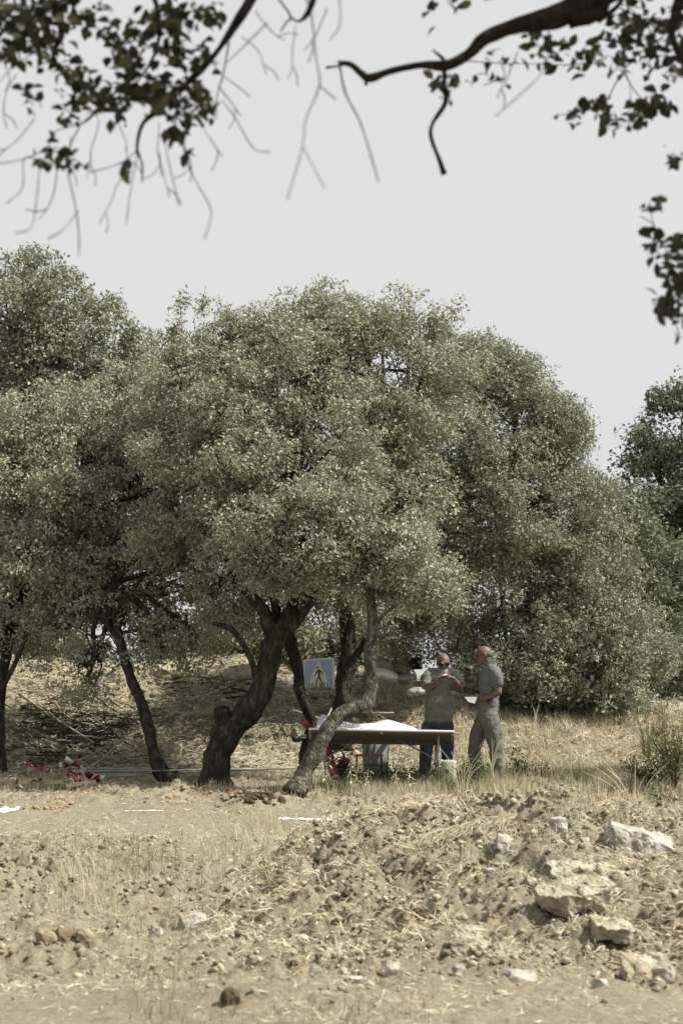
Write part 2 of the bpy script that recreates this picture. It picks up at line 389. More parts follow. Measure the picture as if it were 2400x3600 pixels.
def shoots(tips, n=7, L=.5, seed=0):
    """long leafy shoots that break the outline: (px, py, Y)"""
    r = np.random.default_rng(seed + 99); C = []; NN = []; bag = Bag()
    for (px, py, Y) in tips:
        p = np.array(at(px, py, Y)); d = np.array([r.normal(0, .3), r.normal(0, .3), 1.0]); d /= np.linalg.norm(d); l = L * r.uniform(.6, 1.2)
        base = p - d * l; mid = base + d * l * .5 + r.normal(0, .04, 3)
        bag.tube([base, mid, p], [.008, .006, .003], 4)
        t = r.random(n); q = np.where(t[:, None] < .5, base + (mid - base) * t[:, None] * 2, mid + (p - mid) * (t[:, None] * 2 - 1))
        C.append(q + r.normal(0, .028, (n, 3))); NN.append(r.normal(0, 1, (n, 3)))
    return np.concatenate(C), np.concatenate(NN), bag
def trunk_tube(bag, pts, n=12, sub=6, wob=.12, seed=0):
    """pts: (px, py, Y, radius_px) swept into a knotty limb"""
    P = [at(*p[:3]) for p in pts]; Rr = [Vector((p[3] * p[2] / FPX, 0, 0)) for p in pts]
    C = catmull(P, sub); RR = [v.x for v in catmull(Rr, sub)]
    m = len(C); a = None; vs = []; fs = []
    for i, p in enumerate(C):
        d = (C[min(i + 1, m - 1)] - C[max(i - 1, 0)]).normalized()
        if a is None: a = d.orthogonal().normalized()
        a = (a - d * a.dot(d)).normalized(); b = d.cross(a)
        for k in range(n):
            t = 2 * math.pi * k / n; u = a * math.cos(t) + b * math.sin(t)
            w = 1 + wob * mn.noise((p + u * RR[i]) * 6 + Vector((seed, 0, 0))) * 1.6 + wob * .8 * mn.noise((p + u * RR[i]) * 17)
            vs.append(p + u * max(RR[i], .002) * w)
    for i in range(m - 1):
        for k in range(n): fs.append((i * n + k, i * n + (k + 1) % n, (i + 1) * n + (k + 1) % n, (i + 1) * n + k))
    fs += [tuple(range(n))[::-1], tuple((m - 1) * n + k for k in range(n))]
    bag.add(vs, fs); return C, RR
LEAFCOUNT = [0]
def tree(name, label, cat, trunks, limbs, blobs, leafsize=.042, m='leaf', bark='bark', tips=(), seed=1, group=None, **kw):
    base = at(*trunks[0][0][:3]) if trunks else at(*blobs[0][:3])
    t = empty(name, (base.x, base.y, base.z), label=label, cat=cat, group=group)
    b = Bag(); ends = []
    for tr in trunks:
        tr = [(a_, b_, c_, d_ * (1.5 if i_ == 0 else 1.28)) for i_, (a_, b_, c_, d_) in enumerate(tr)]
        C, RR = trunk_tube(b, tr, 14, 7, .16, seed); ends.append((C[-1], RR[-1], C[-4]))
    tk = b.build('trunk', M[bark], t, smooth=True) if b.v else t
    for lb in limbs:
        lb = [(a_, b_, c_, d_ * 1.22) for a_, b_, c_, d_ in lb]
        q = Bag(); C, RR = trunk_tube(q, lb, 10, 6, .14, seed); q.build('limb', M[bark], tk, smooth=True)
    # inner boughs reaching into the crown
    if trunks and blobs:
        q = Bag(); rr = random.Random(seed)
        for bl in blobs:
            e, r0, _ = min(ends, key=lambda E: (E[0] - at(*bl[:3])).length); c = at(*bl[:3]); k = bl[2] / FPX
            mid = e.lerp(c, .5) + Vector((rr.uniform(-.2, .2), rr.uniform(-.2, .2), rr.uniform(-.1, .25)))
            q.tube(catmull([e, mid, c], 4), list(np.linspace(max(r0 * .7, .03), .028, 9)), 7)
            for s in range(9):
                a = Vector((rr.uniform(-1, 1), rr.uniform(-1, .8), rr.uniform(-.5, 1))).normalized()
                tip = c + Vector((a.x * bl[3] * k, a.y * (bl[3] + bl[4]) * k / 2, a.z * bl[4] * k)) * .93
                st = mid.lerp(c, rr.uniform(.2, 1)); md = st.lerp(tip, .5) + Vector((rr.uniform(-.12, .12), rr.uniform(-.12, .12), rr.uniform(-.05, .15)))
                q.tube(catmull([st, md, tip], 3), list(np.linspace(.022, .006, 7)), 5)
        q.build('bough', M[bark], t, smooth=True, kind='stuff')
    ra = random.Random(seed + 5); tips = list(tips)
    for bl in blobs:
        if bl[1] < 1620:
            for _ in range(6):
                a_ = ra.uniform(.35, 2.8); q_ = ra.uniform(1.14, 1.3); tips.append((bl[0] + bl[3] * q_ * math.cos(a_), bl[1] - bl[4] * q_ * math.sin(a_), bl[2]))
    C, NN = crown_points(blobs, seed=seed, **kw)
    if tips:
        C2, N2, sb = shoots(tips, seed=seed); C = np.concatenate([C, C2]); NN = np.concatenate([NN, N2]); sb.build('shoot', M['barklight'], t, kind='stuff')
    sprays_on('crown', C, m, leafsize * 1.28, .14 * leafsize / .042, t, 27)
    LEAFCOUNT[0] += len(C)
    return t

# far left tall oak
tree('holm_oak', 'tall broad oak behind the rest at the left edge, highest crown against the sky', 'tree',
     [[(-60, 2500, 31, 40), (-40, 2200, 31, 34), (20, 1900, 31, 30), (60, 1600, 31, 24)]], [],
     [(40, 1120, 31, 250, 210), (230, 1250, 31, 215, 215), (370, 1340, 31.5, 150, 150), (0, 1380, 31, 260, 200), (250, 1480, 31.5, 250, 170)],
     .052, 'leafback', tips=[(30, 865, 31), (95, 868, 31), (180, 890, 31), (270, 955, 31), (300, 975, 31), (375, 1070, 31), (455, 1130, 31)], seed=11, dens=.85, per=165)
# left front oak with pale sunlit top band and dark underside
tree('holm_oak', 'wide low oak at the left edge, pale top and deep shade beneath', 'tree',
     [[(8, 2760, 26.6, 16), (0, 2600, 26.6, 15), (5, 2420, 26.8, 14), (45, 2200, 26.8, 17), (90, 2050, 26.8, 18), (115, 1900, 27, 16)]],
     [[(0, 2440, 26.4, 7), (50, 2340, 26.4, 7), (88, 2245, 26.4, 6), (100, 2150, 26.4, 5)],
      [(0, 2170, 26.7, 14), (60, 2080, 26.7, 16), (100, 1980, 26.8, 16), (180, 1850, 27, 12)]],
     [(60, 1620, 26.8, 230, 190), (330, 1600, 27.4, 250, 210), (520, 1470, 28, 210, 180), (120, 1880, 27.6, 260, 200, 1.0, .8), (350, 1880, 27.8, 230, 180, .9, .9), (30, 2130, 27.4, 150, 130, .7, .9), (200, 2050, 27.6, 190, 120, .8, .9), (540, 1720, 27.2, 200, 200, .9), (130, 1500, 27.4, 180, 120, .8), (250, 1730, 26.6, 230, 150, .7), (70, 1980, 26.5, 170, 140, .6), (260, 1950, 26.9, 200, 150, .7), (20, 2250, 26.6, 110, 110, .5, .6)],
     .043, 'leaf', tips=[(40, 1400, 26.8), (180, 1390, 27), (530, 1180, 28), (610, 1165, 28), (640, 1160, 28)], seed=12, dens=.95, per=220)
# slender leaning oak
tree('holm_oak', 'slender oak leaning left with a foot like a boot, sparse low leaves', 'tree',
     [[(625, 2738, 25.6, 24), (575, 2728, 25.6, 27), (545, 2660, 25.6, 17), (525, 2570, 25.7, 16), (500, 2480, 25.8, 15), (460, 2380, 25.9, 14), (430, 2280, 26, 13), (408, 2180, 26.1, 12), (400, 2050, 26.3, 11)]],
     [[(425, 2260, 26, 8), (360, 2180, 26, 6), (300, 2130, 26, 4)], [(405, 2150, 26, 7), (460, 2080, 26, 6), (520, 2010, 26.2, 4)]],
     [(470, 1990, 26.8, 230, 150, .8, 1), (330, 2080, 27, 180, 110, .6, .9), (590, 2090, 27, 180, 100, .6, .9), (600, 1900, 26.6, 180, 130, .7, 1), (420, 2230, 26.3, 180, 120, .5, .75), (350, 2330, 26.2, 110, 80, .4, .5), (580, 2300, 26.3, 120, 80, .4, .4), (240, 2210, 26.4, 130, 100, .4, .7), (300, 2400, 26.1, 70, 60, .3, .45), (690, 2230, 26.4, 120, 80, .4, .5), (620, 2000, 26.3, 170, 130, .6)],
     .042, 'leaf', seed=13, dens=.75, per=150)
# the main oak with the thick curved trunk
tree('holm_oak', 'biggest oak, thick black trunk curving right with a sawn stub on its bend', 'tree',
     [[(752, 2775, 25.0, 47), (758, 2700, 25, 40), (785, 2600, 25, 37), (850, 2520, 25, 37), (912, 2450, 25, 34), (940, 2350, 25, 29), (958, 2260, 25, 30), (1010, 2190, 25, 33), (1060, 2120, 25.1, 34), (1095, 2050, 25.2, 27), (1070, 1960, 25.3, 24), (1060, 1850, 25.5, 22)]],
     [[(800, 2570, 25, 25), (785, 2525, 24.95, 25), (778, 2494, 24.9, 26)],
      [(905, 2385, 25, 12), (882, 2320, 24.9, 9), (850, 2260, 24.9, 8), (810, 2210, 24.9, 8), (750, 2190, 25, 6)],
      [(955, 2230, 25, 23), (935, 2160, 24.9, 19), (880, 2095, 24.8, 15), (830, 2040, 24.8, 12), (790, 1960, 24.8, 9)],
      [(985, 2190, 25.1, 15), (968, 2130, 25.2, 14), (960, 2050, 25.4, 12), (930, 1950, 25.6, 9)],
      [(1090, 2090, 25.1, 14), (1120, 2045, 25, 17), (1088, 2010, 24.9, 14)],
      [(1100, 2080, 25, 10), (1180, 2060, 24.9, 7), (1260, 2010, 24.8, 5)]],
     [(720, 1460, 26.2, 260, 250, .9), (950, 1420, 26.0, 260, 260, .9), (740, 1230, 26.4, 130, 105), (900, 1220, 26.4, 150, 105), (1130, 1220, 26.6, 190, 145),
      (800, 1640, 25.6, 270, 230), (1060, 1640, 25.0, 260, 250), (780, 1840, 25.6, 210, 150, .9), (960, 1880, 24.8, 190, 140, .8), (1010, 1990, 24.6, 150, 80, .5, .8), (740, 2090, 25.7, 190, 90, .6, .8)],
     .042, 'leaf', tips=[(675, 1040, 27.2), (725, 1005, 27.2), (760, 1060, 27.2), (800, 1085, 27.2), (885, 1085, 27.2), (930, 1090, 27.2), (1000, 1070, 27.2), (1085, 1035, 27.3), (1140, 1035, 27.3), (1165, 1055, 27.3)], seed=14, per=260)
# thin trunk behind the table's left end
tree('holm_oak', 'thin dark oak trunk rising behind the left end of the table', 'tree',
     [[(1068, 2690, 25.9, 16), (1085, 2600, 25.9, 19), (1098, 2545, 25.9, 16), (1075, 2480, 25.9, 15), (1052, 2420, 26, 15), (1046, 2350, 26, 15), (1028, 2280, 26, 17), (1010, 2200, 26.1, 16)]],
     [[(1075, 2590, 25.85, 9), (1045, 2600, 25.8, 8), (1028, 2602, 25.8, 5)]],
     [(1120, 1980, 27.5, 160, 120, .7, .6)], .042, 'leaf', seed=15, dens=.7, per=180)
# dark upright trunk
tree('holm_oak', 'dark upright oak trunk just behind the middle of the table', 'tree',
     [[(1198, 2640, 26.0, 30), (1202, 2520, 26.0, 28), (1212, 2400, 26.0, 25), (1225, 2310, 26, 24), (1222, 2220, 26, 21), (1210, 2120, 26, 20), (1215, 1950, 26.2, 17)]],
     [[(1235, 2310, 26, 13), (1268, 2282, 25.9, 11), (1285, 2240, 25.8, 8)]],
     [(1330, 1290, 26.3, 220, 190, .7), (1290, 1500, 26.1, 230, 200, .7), (1480, 1330, 26.5, 180, 180, .7), (1230, 2080, 26.0, 150, 110, .5, .7), (1400, 1560, 26.2, 150, 150, .6), (1450, 1720, 25.9, 150, 130, .5)],
     .042, 'leaf', tips=[(1260, 1040, 27.4), (1275, 1045, 27.4), (1340, 1080, 27.4), (1390, 1090, 27.5), (1450, 1090, 27.5), (1545, 1150, 27.6), (1570, 1150, 27.6)], seed=16, dens=.95, per=220)
# front crooked trunk across the table
tree('holm_oak', 'crooked lichened oak trunk that bends in front of the table', 'tree',
     [[(1038, 2795, 23.75, 34), (1070, 2720, 23.8, 26), (1110, 2645, 23.85, 23), (1150, 2570, 23.9, 21), (1190, 2515, 23.95, 20), (1240, 2497, 24, 20), (1285, 2480, 24.05, 22), (1300, 2420, 24.1, 20), (1300, 2330, 24.1, 17), (1305, 2250, 24.15, 16), (1310, 2170, 24.2, 14), (1300, 2080, 24.3, 12)]],
     [[(1250, 2500, 24, 16), (1284, 2508, 24.0, 14), (1305, 2498, 24.0, 12)], [(1305, 2230, 24.15, 8), (1340, 2170, 24.1, 6), (1400, 2120, 24.0, 4)]],
     [(1290, 1830, 24.6, 220, 170), (1370, 1990, 24.4, 170, 100, .7), (1180, 1930, 24.3, 170, 110, .7), (1480, 2060, 24.6, 120, 65, .5, .6)],
     .042, 'leaf', 'barklight', seed=17, per=240)
# the right-hand oak down to the ground
tree('holm_oak', 'dense oak on the right whose crown hangs to the ground behind the men', 'tree',
     [[(1860, 2560, 30.5, 34), (1850, 2300, 30.3, 30), (1830, 2000, 30, 26), (1800, 1700, 29.8, 22)]], [],
     [(1660, 1310, 29.3, 120, 115, .7, .9), (1760, 1310, 29.3, 100, 85, .6, .8), (1640, 1500, 29.0, 190, 170, .8), (1500, 1660, 28.9, 200, 190, .7), (1830, 1530, 29.6, 170, 160, .8), (1935, 1535, 29.8, 85, 85, .6), (2075, 1800, 30.0, 85, 130, .6), (2130, 1960, 30.2, 80, 120, .6),
      (1700, 1760, 29.0, 220, 190, .8), (1930, 1800, 29.8, 155, 190, .8), (1560, 1960, 28.9, 210, 170, .7), (1800, 2030, 29.2, 230, 170, .8), (1990, 2080, 30.0, 175, 190, .8),
      (1560, 2200, 29.4, 220, 125, .7), (1780, 2270, 29.8, 230, 150, .9), (2000, 2310, 30.2, 200, 160, .9), (2180, 2260, 30.4, 130, 150, .8), (2090, 2430, 30.0, 150, 85, .5), (1960, 2420, 30.2, 130, 80, .5), (2170, 2390, 30.4, 80, 80, .5), (1400, 2150, 29.2, 140, 120, .7, .8), (1850, 2430, 30.8, 200, 75, .5), (1340, 1750, 28.4, 170, 170, .6)],
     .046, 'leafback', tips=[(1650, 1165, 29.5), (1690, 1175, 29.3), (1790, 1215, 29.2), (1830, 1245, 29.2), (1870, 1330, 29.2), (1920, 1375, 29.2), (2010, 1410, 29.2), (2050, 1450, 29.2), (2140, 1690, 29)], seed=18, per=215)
# distant right oaks
tree('holm_oak', 'tall dark oak farther off at the right edge, against the sky', 'tree',
     [[(2420, 2480, 36, 30), (2400, 2100, 36, 26), (2400, 1800, 36, 22)]], [],
     [(2400, 1560, 36, 150, 180), (2300, 1640, 36, 90, 120, 1), (2420, 1850, 36, 190, 190), (2290, 1880, 35, 130, 130), (2420, 2120, 36, 200, 170), (2270, 2090, 35, 130, 130)],
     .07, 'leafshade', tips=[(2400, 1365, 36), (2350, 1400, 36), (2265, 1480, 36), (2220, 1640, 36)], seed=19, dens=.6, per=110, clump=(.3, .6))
tree('holm_oak', 'bushy oak filling the gap between the two right-hand crowns', 'tree',
     [[(2260, 2500, 33, 24), (2240, 2200, 33, 20)]], [],
     [(2150, 1850, 32.5, 90, 110), (2190, 2020, 32, 120, 140), (2290, 2250, 32.5, 150, 150), (2370, 2370, 32.5, 120, 100)],
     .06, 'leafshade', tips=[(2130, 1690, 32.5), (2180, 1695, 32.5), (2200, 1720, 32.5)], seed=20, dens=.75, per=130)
# olive pines behind the berm
for k, (px, Y, lab, bl) in enumerate([
    (700, 41, 'olive-green pine behind the bank, between the leaning trunk and the big one', [(620, 2290, 41, 130, 90), (800, 2250, 41, 160, 120), (720, 2360, 41, 160, 70), (950, 2300, 41, 110, 110)]),
    (1090, 42, 'pale olive pine behind the crossing sign', [(1080, 2220, 42, 120, 120), (1170, 2310, 42, 150, 100), (1020, 2340, 42, 100, 80), (1330, 2280, 42, 140, 110)]),
    (170, 43, 'hazy pine behind the bank at the far left', [(130, 2260, 43, 140, 110), (280, 2320, 43, 110, 80), (40, 2330, 43, 110, 80)])]):
    tree('pine_tree', lab, 'tree', [[(px, 2480, Y, 14), (px + 5, 2380, Y, 11), (px, 2280, Y, 8)]], [], bl, .085, 'pine', seed=30 + k, dens=.55, per=80, clump=(.25, .5), fill=.5)
# oaks outside the frame on the right that shade the table and the near edge of the wood
tree('holm_oak', 'oak beyond the right edge of the picture that shades the clearing', 'tree',
     [[(3100, 2790, 23.5, 40), (3080, 2300, 23.5, 34), (3050, 1900, 23.5, 26)]], [],
     [(2900, 1480, 25.2, 300, 220, .6), (3150, 1650, 25.1, 250, 250, .6), (2720, 1700, 25.2, 150, 170, .5), (2640, 1350, 25.2, 120, 150, .5)],
     .09, 'leafback', seed=41, dens=.6, per=60)

# dead twigs poking out of the crown top
b = Bag()
for pts in ([(1345, 1240, 27.0), (1330, 1180, 27.0), (1335, 1130, 27.0)], [(1345, 1240, 27), (1365, 1190, 27), (1385, 1150, 27)], [(1440, 1180, 27), (1445, 1130, 27), (1430, 1085, 27)], [(1443, 1150, 27), (1465, 1120, 27), (1485, 1095, 27)], [(1440, 1130, 27), (1455, 1090, 27)], [(1345, 1180, 27), (1352, 1150, 27)]):
    P = [at(*p) for p in pts]; b.tube(catmull(P, 3) if len(P) > 2 else P, list(np.linspace(.022, .007, len(catmull(P, 3)) if len(P) > 2 else 2)), 5)
P = [at(1345, 1420, 27.0), at(1345, 1240, 27)]; b.tube(P, [.03, .024], 6); b.tube([at(1430, 1400, 27), at(1440, 1180, 27)], [.03, .022], 6)
tag(b.build('dead_branch', M['barklight'], smooth=True), 'bare grey dead branches sticking out of the top of the crowns', 'branch')
print('SPRAYS', LEAFCOUNT[0])

# ------------------------------------------------------------------ people
def voxel(o, size=.007, it=3, disp=0, dscale=.1, fac=.6):
    r = o.modifiers.new('remesh', 'REMESH'); r.mode = 'VOXEL'; r.voxel_size = size; r.use_smooth_shade = True
    sm = o.modifiers.new('smooth', 'SMOOTH'); sm.iterations = it; sm.factor = fac
    if disp:
        tx = bpy.data.textures.new('folds', 'CLOUDS'); tx.noise_scale = dscale; tx.noise_depth = 2
        d = o.modifiers.new('folds', 'DISPLACE'); d.texture = tx; d.strength = disp; d.mid_level = .5; d.texture_coords = 'GLOBAL'
    return o
def hand(b, w, d, n, side=1, curl=.35, s=1.0, spread=.0, curls=None):
    w = Vector(w); d = Vector(d).normalized(); n = (Vector(n) - d * Vector(n).dot(d)).normalized(); sd_ = d.cross(n) * side
    L = [.070, .078, .072, .058]
    for i in range(4):
        off = sd_ * (.030 - .0205 * i); kn = w + d * (.088 - .004 * abs(i - 1)) * s + off * s
        b.caps(w + off * .55 * s, .019 * s, kn, .0115 * s)
        p = kn; a = .1; c = (curls[i] if curls else curl)
        for j, fr in enumerate((.46, .3, .24)):
            a += c * (1, 1.2, .8)[j]; q = p + (d * math.cos(a) + n * math.sin(a) + sd_ * spread * (1.5 - i)).normalized() * L[i] * fr * s
            b.caps(p, (.0095 - .001 * j) * s, q, (.0085 - .001 * j) * s); p = q
    p = w + d * .022 * s + sd_ * .022 * s
    for dr, l, r0, r1 in ((d * .55 + sd_ * .75 + n * .35, .040, .0145, .0115), (d * .8 + sd_ * .3 + n * .5, .032, .011, .0095), (d * .85 + sd_ * .05 + n * .6, .025, .0095, .0075)):
        q = p + dr.normalized() * l * s; b.caps(p, r0 * s, q, r1 * s); p = q
    return b
def head(b, c, f, up=(0, 0, 1), s=1.0):
    """skull, jaw, nose, brow, lips and ears; f is where the face looks"""
    c = Vector(c); f = Vector(f).normalized(); up = Vector(up); up = (up - f * up.dot(f)).normalized(); r = f.cross(up)
    q = Matrix((r, f, up)).transposed().to_euler(); P = lambda x, y, z: c + (r * x + f * y + up * z) * s
    E = lambda p, rr: b.ell(p, tuple(v * s for v in rr), q, 18, 12)
    E(P(0, -.012, .035), (.077, .095, .085)); E(P(0, .012, -.015), (.066, .078, .085)); E(P(0, .028, -.07), (.050, .056, .045))
    E(P(0, .070, -.092), (.026, .020, .020)); E(P(0, .080, .028), (.050, .016, .012))
    b.caps(P(0, .088, .018), .009 * s, P(0, .108, -.018), .0135 * s)
    for k in (-1, 1):
        E(P(.013 * k, .098, -.022), (.009, .011, .008)); E(P(.078 * k, -.008, .0), (.010, .020, .032)); E(P(.035 * k, .062, -.022), (.024, .022, .022))
        E(P(.031 * k, .077, .008), (.015, .010, .010))
    E(P(0, .088, -.052), (.024, .010, .006)); E(P(0, .086, -.062), (.021, .010, .007))
    return P, q
SKIN = mat('sunburnt_skin', [(.105, .064, .047), (.165, .102, .076)], 14, .55, .15, 90, spec=.35, dist=.003)
POLO = mat('grey_polo_cloth', [(0.102, 0.111, 0.102), (0.140, 0.149, 0.136)], 30, .95, .5, 260, spec=.1, dist=.003)
SHIRT = mat('khaki_shirt_cloth', [(0.149, 0.153, 0.123), (0.200, 0.200, 0.162)], 30, .95, .5, 260, spec=.1, dist=.003)
TROU = mat('grey_trouser_cloth', [(0.102, 0.102, 0.092), (0.145, 0.145, 0.128)], 14, .95, .5, 260, spec=.1, dist=.003)
JEAN = mat('blue_denim', [(.035, .045, .062), (.075, .09, .115)], 9, .95, .5, 260, spec=.1, dist=.003)
DARKM = mat('black_plastic', [(.012, .012, .013), (.025, .025, .027)], 20, .45, .1, 90)
SHOE = mat('dusty_shoe', [(.07, .06, .05), (.15, .13, .10)], 20, .9, .3, 90)
HAIRG = mat('grey_stubble', [(.07, .062, .055), (.16, .145, .125)], 60, .95, .6, 220, dist=.004)
BEARD = mat('white_beard', [(0.248, 0.229, 0.198), (0.360, 0.341, 0.310)], 60, .95, .7, 200, dist=.006)
RED = mat('red_plastic', [(.17, .018, .02), (.27, .035, .035)], 12, .5, .1, 90)
PAPER = mat('white_paper', [(0.476, 0.484, 0.510), (0.544, 0.552, 0.578)], 6, .75, .1, 12, dist=.004)
GLASSD = mat('dark_lens', [(.006, .006, .007), (.01, .01, .012)], 10, .12, spec=.6)

def man_right():
    Y0 = 25.0
    J = lambda cx, cy, dy=0.: at(1400 + cx / 3.136, 2250 + cy / 3.136, Y0 + dy)
    g0 = gz(at(1745, 2770, Y0).x, Y0)
    t = empty('person', (at(1745, 2770, Y0).x, Y0, g0), label='bald man in grey polo shirt and grey trousers holding papers, facing left', cat='person')
    b = Bag(); hc = J(935, 172); f = Vector((-.985, -.12, -.10))
    P, q = head(b, hc, f, s=1.0)
    nk = J(1010, 300); b.chain([hc + Vector((.035, 0, -.04)), J(985, 255), nk], [.062, .060, .066])
    ch = J(1010, 400); b.chain([nk, ch, J(990, 620), J(985, 830)], [.066, .10, .105, .11])
    # arms: near (his left), far (his right)
    sh = J(1062, 365, -.17); el = J(1100, 575, -.21); wr = J(925, 652, -.19)
    b.chain([J(1030, 340, -.08), sh, el], [.06, .062, .044]); b.chain([el, J(1020, 618, -.2), wr], [.045, .041, .027])
    hand(b, wr, (-1, .12, .12), (0, .2, 1), -1, .16, 1.0)
    sh2 = J(990, 360, .18); el2 = J(960, 585, .20); wr2 = J(845, 648, .12)
    b.chain([J(1010, 340, .08), sh2, el2], [.06, .058, .042]); b.chain([el2, wr2], [.043, .027]); hand(b, wr2, (-1, -.25, .1), (0, -.1, 1), 1, .16)
    hipn = J(1010, 850, -.09); hipf = J(960, 850, .09)
    an = Vector((J(1100, 1600, -.1).x, Y0 - .1, gz(J(1100, 1600).x, Y0 - .1) + .09)); af = Vector((J(885, 1600, .12).x, Y0 + .12, gz(J(885, 1600).x, Y0 + .12) + .09))
    kn = J(1070, 1210, -.1); kf = J(835, 1200, .1)
    b.chain([hipn, kn, an], [.09, .058, .04]); b.chain([hipf, kf, af], [.09, .058, .04])
    voxel(b.build('body', SKIN, t, smooth=True), .0065, 3)
    c = Bag()   # polo shirt
    c.ell(J(1018, 420), (.150, .205, .17)); c.ell(J(1000, 560), (.135, .185, .2)); c.ell(J(985, 700), (.142, .185, .17)); c.ell(J(985, 780), (.135, .178, .13))
    c.chain([J(1030, 345, -.12), J(1030, 345, .12)], [.085, .085]); c.chain([nk + Vector((.005, 0, .005)), nk + Vector((-.012, 0, .035))], [.082, .072])
    c.chain([J(1050, 350, -.13), J(1075, 400, -.19), J(1094, 462, -.20)], [.085, .088, .079]); c.chain([J(1000, 350, .13), J(985, 400, .19), J(975, 470, .20)], [.085, .085, .075])
    ps = voxel(c.build('polo_shirt', POLO, t, smooth=True), .008, 3, .026, .08)
    cb = Bag(); cb.chain([J(1040, 262, -.05), J(965, 300, -.05)], [.012, .012]); cb.chain([J(1040, 262, .05), J(965, 300, .05)], [.012, .012]); cb.chain([J(1045, 262, -.05), J(1045, 262, .05)], [.013, .013])
    voxel(cb.build('collar', POLO, ps, smooth=True), .006, 2)
    tr = Bag()
    tr.ell(J(985, 850), (.14, .172, .12)); tr.chain([J(1000, 860, -.09), J(1040, 1020, -.1), kn, J(1090, 1400, -.1), an + Vector((0, 0, .015))], [.118, .108, .086, .076, .074])
    tr.chain([J(960, 860, .09), J(880, 1020, .1), kf, J(860, 1400, .12), af + Vector((0, 0, .015))], [.118, .106, .086, .072, .07])
    voxel(tr.build('trousers', TROU, t, smooth=True), .008, 3, .038, .09)
    for a, nm in ((an, -1), (af, 1)):
        s_ = Bag(); z0 = a.z - .09
        s_.chain([Vector((a.x + .03, a.y, z0 + .05)), Vector((a.x - .07, a.y, z0 + .045)), Vector((a.x - .17, a.y, z0 + .034))], [.05, .046, .036]); s_.box((a.x - .07, a.y, z0 + .012), (.27, .085, .022))
        voxel(s_.build('shoe', SHOE, t, smooth=True), .008, 2)
    gl = Bag()
    for k in (-1, 1):
        gl.ell(P(.034 * k, .091, .006), (.028, .008, .020), q); gl.tube([P(.060 * k, .086, .012), P(.083 * k, .04, .012), P(.085 * k, -.02, .006)], .0035, 6)
    gl.tube([P(-.012, .101, .01), P(.012, .101, .01)], .003, 6); gl.build('sunglasses', GLASSD, t, smooth=True)
    h = Bag(); h.ell(P(0, -.045, .012), (.081, .078, .056), q, 18, 10); voxel(h.build('hair', HAIRG, t, smooth=True), .006, 2)
    bd = Bag(); bd.ell(P(0, .062, -.090), (.040, .030, .028), q); bd.ell(P(0, .045, -.085), (.056, .040, .03), q); bd.ell(P(0, .091, -.042), (.024, .009, .006), q)
    voxel(bd.build('beard', HAIRG, t, smooth=True), .005, 2)
    bl = Bag(); bl.tube([wr + Vector((.028, 0, -.004)), wr + Vector((.052, 0, -.006))], [.035, .0365], 16); bl.build('wristband', RED, t, smooth=True)
    bl = Bag(); bl.tube([wr + Vector((.068, 0, -.007)), wr + Vector((.080, 0, -.008))], [.0375, .0378], 16); bl.build('bracelet', DARKM, t, smooth=True)
    bt = Bag(); bt.tube([J(985, 812) + Vector((0, -.17, .0)), J(985, 812) + Vector((0, -.178, .0))], [.012, .012], 6); bt.build('belt_buckle', DARKM, t)
    # the sheets he reads from
    pc = J(735, 618, -.13); p = Bag()
    board = empty('clipboard', tuple(pc), label='white papers on a board held flat by the bald man', cat='clipboard')
    ro = Euler((0, R(4), R(4)))
    p.box(pc, (.30, .22, .004), ro); p.build('board', mat('brown_board', [(.12, .08, .05), (.18, .12, .08)], 8), board)
    for i in range(3):
        p = Bag(); n = 8; vs = []
        for u in range(n + 1):
            for v in (0, 1):
                xx = -.16 + .32 * u / n - .008 * i; zz = .006 + .004 * i + (.03 if i == 2 else .012) * (1 - u / n) ** 2 * (1 if i else .2)
                vs.append(pc + ro.to_matrix() @ Vector((xx, -.112 + .224 * v - .006 * i, zz)))
        p.add(vs, [(2 * u, 2 * u + 1, 2 * u + 3, 2 * u + 2) for u in range(n)]); o = p.build('sheet', PAPER, board)
        o.modifiers.new('thick', 'SOLIDIFY').thickness = .001
    p = Bag(); vs = [pc + Vector((x, y, -.012 + z)) for x, y, z in ((-.02, -.118, 0), (.14, -.118, 0), (.11, -.132, -.085), (.03, -.13, -.06))]; p.add(vs, [(0, 1, 2, 3)])
    o = p.build('hanging_sheet', PAPER, board); o.modifiers.new('thick', 'SOLIDIFY').thickness = .001
man_right()

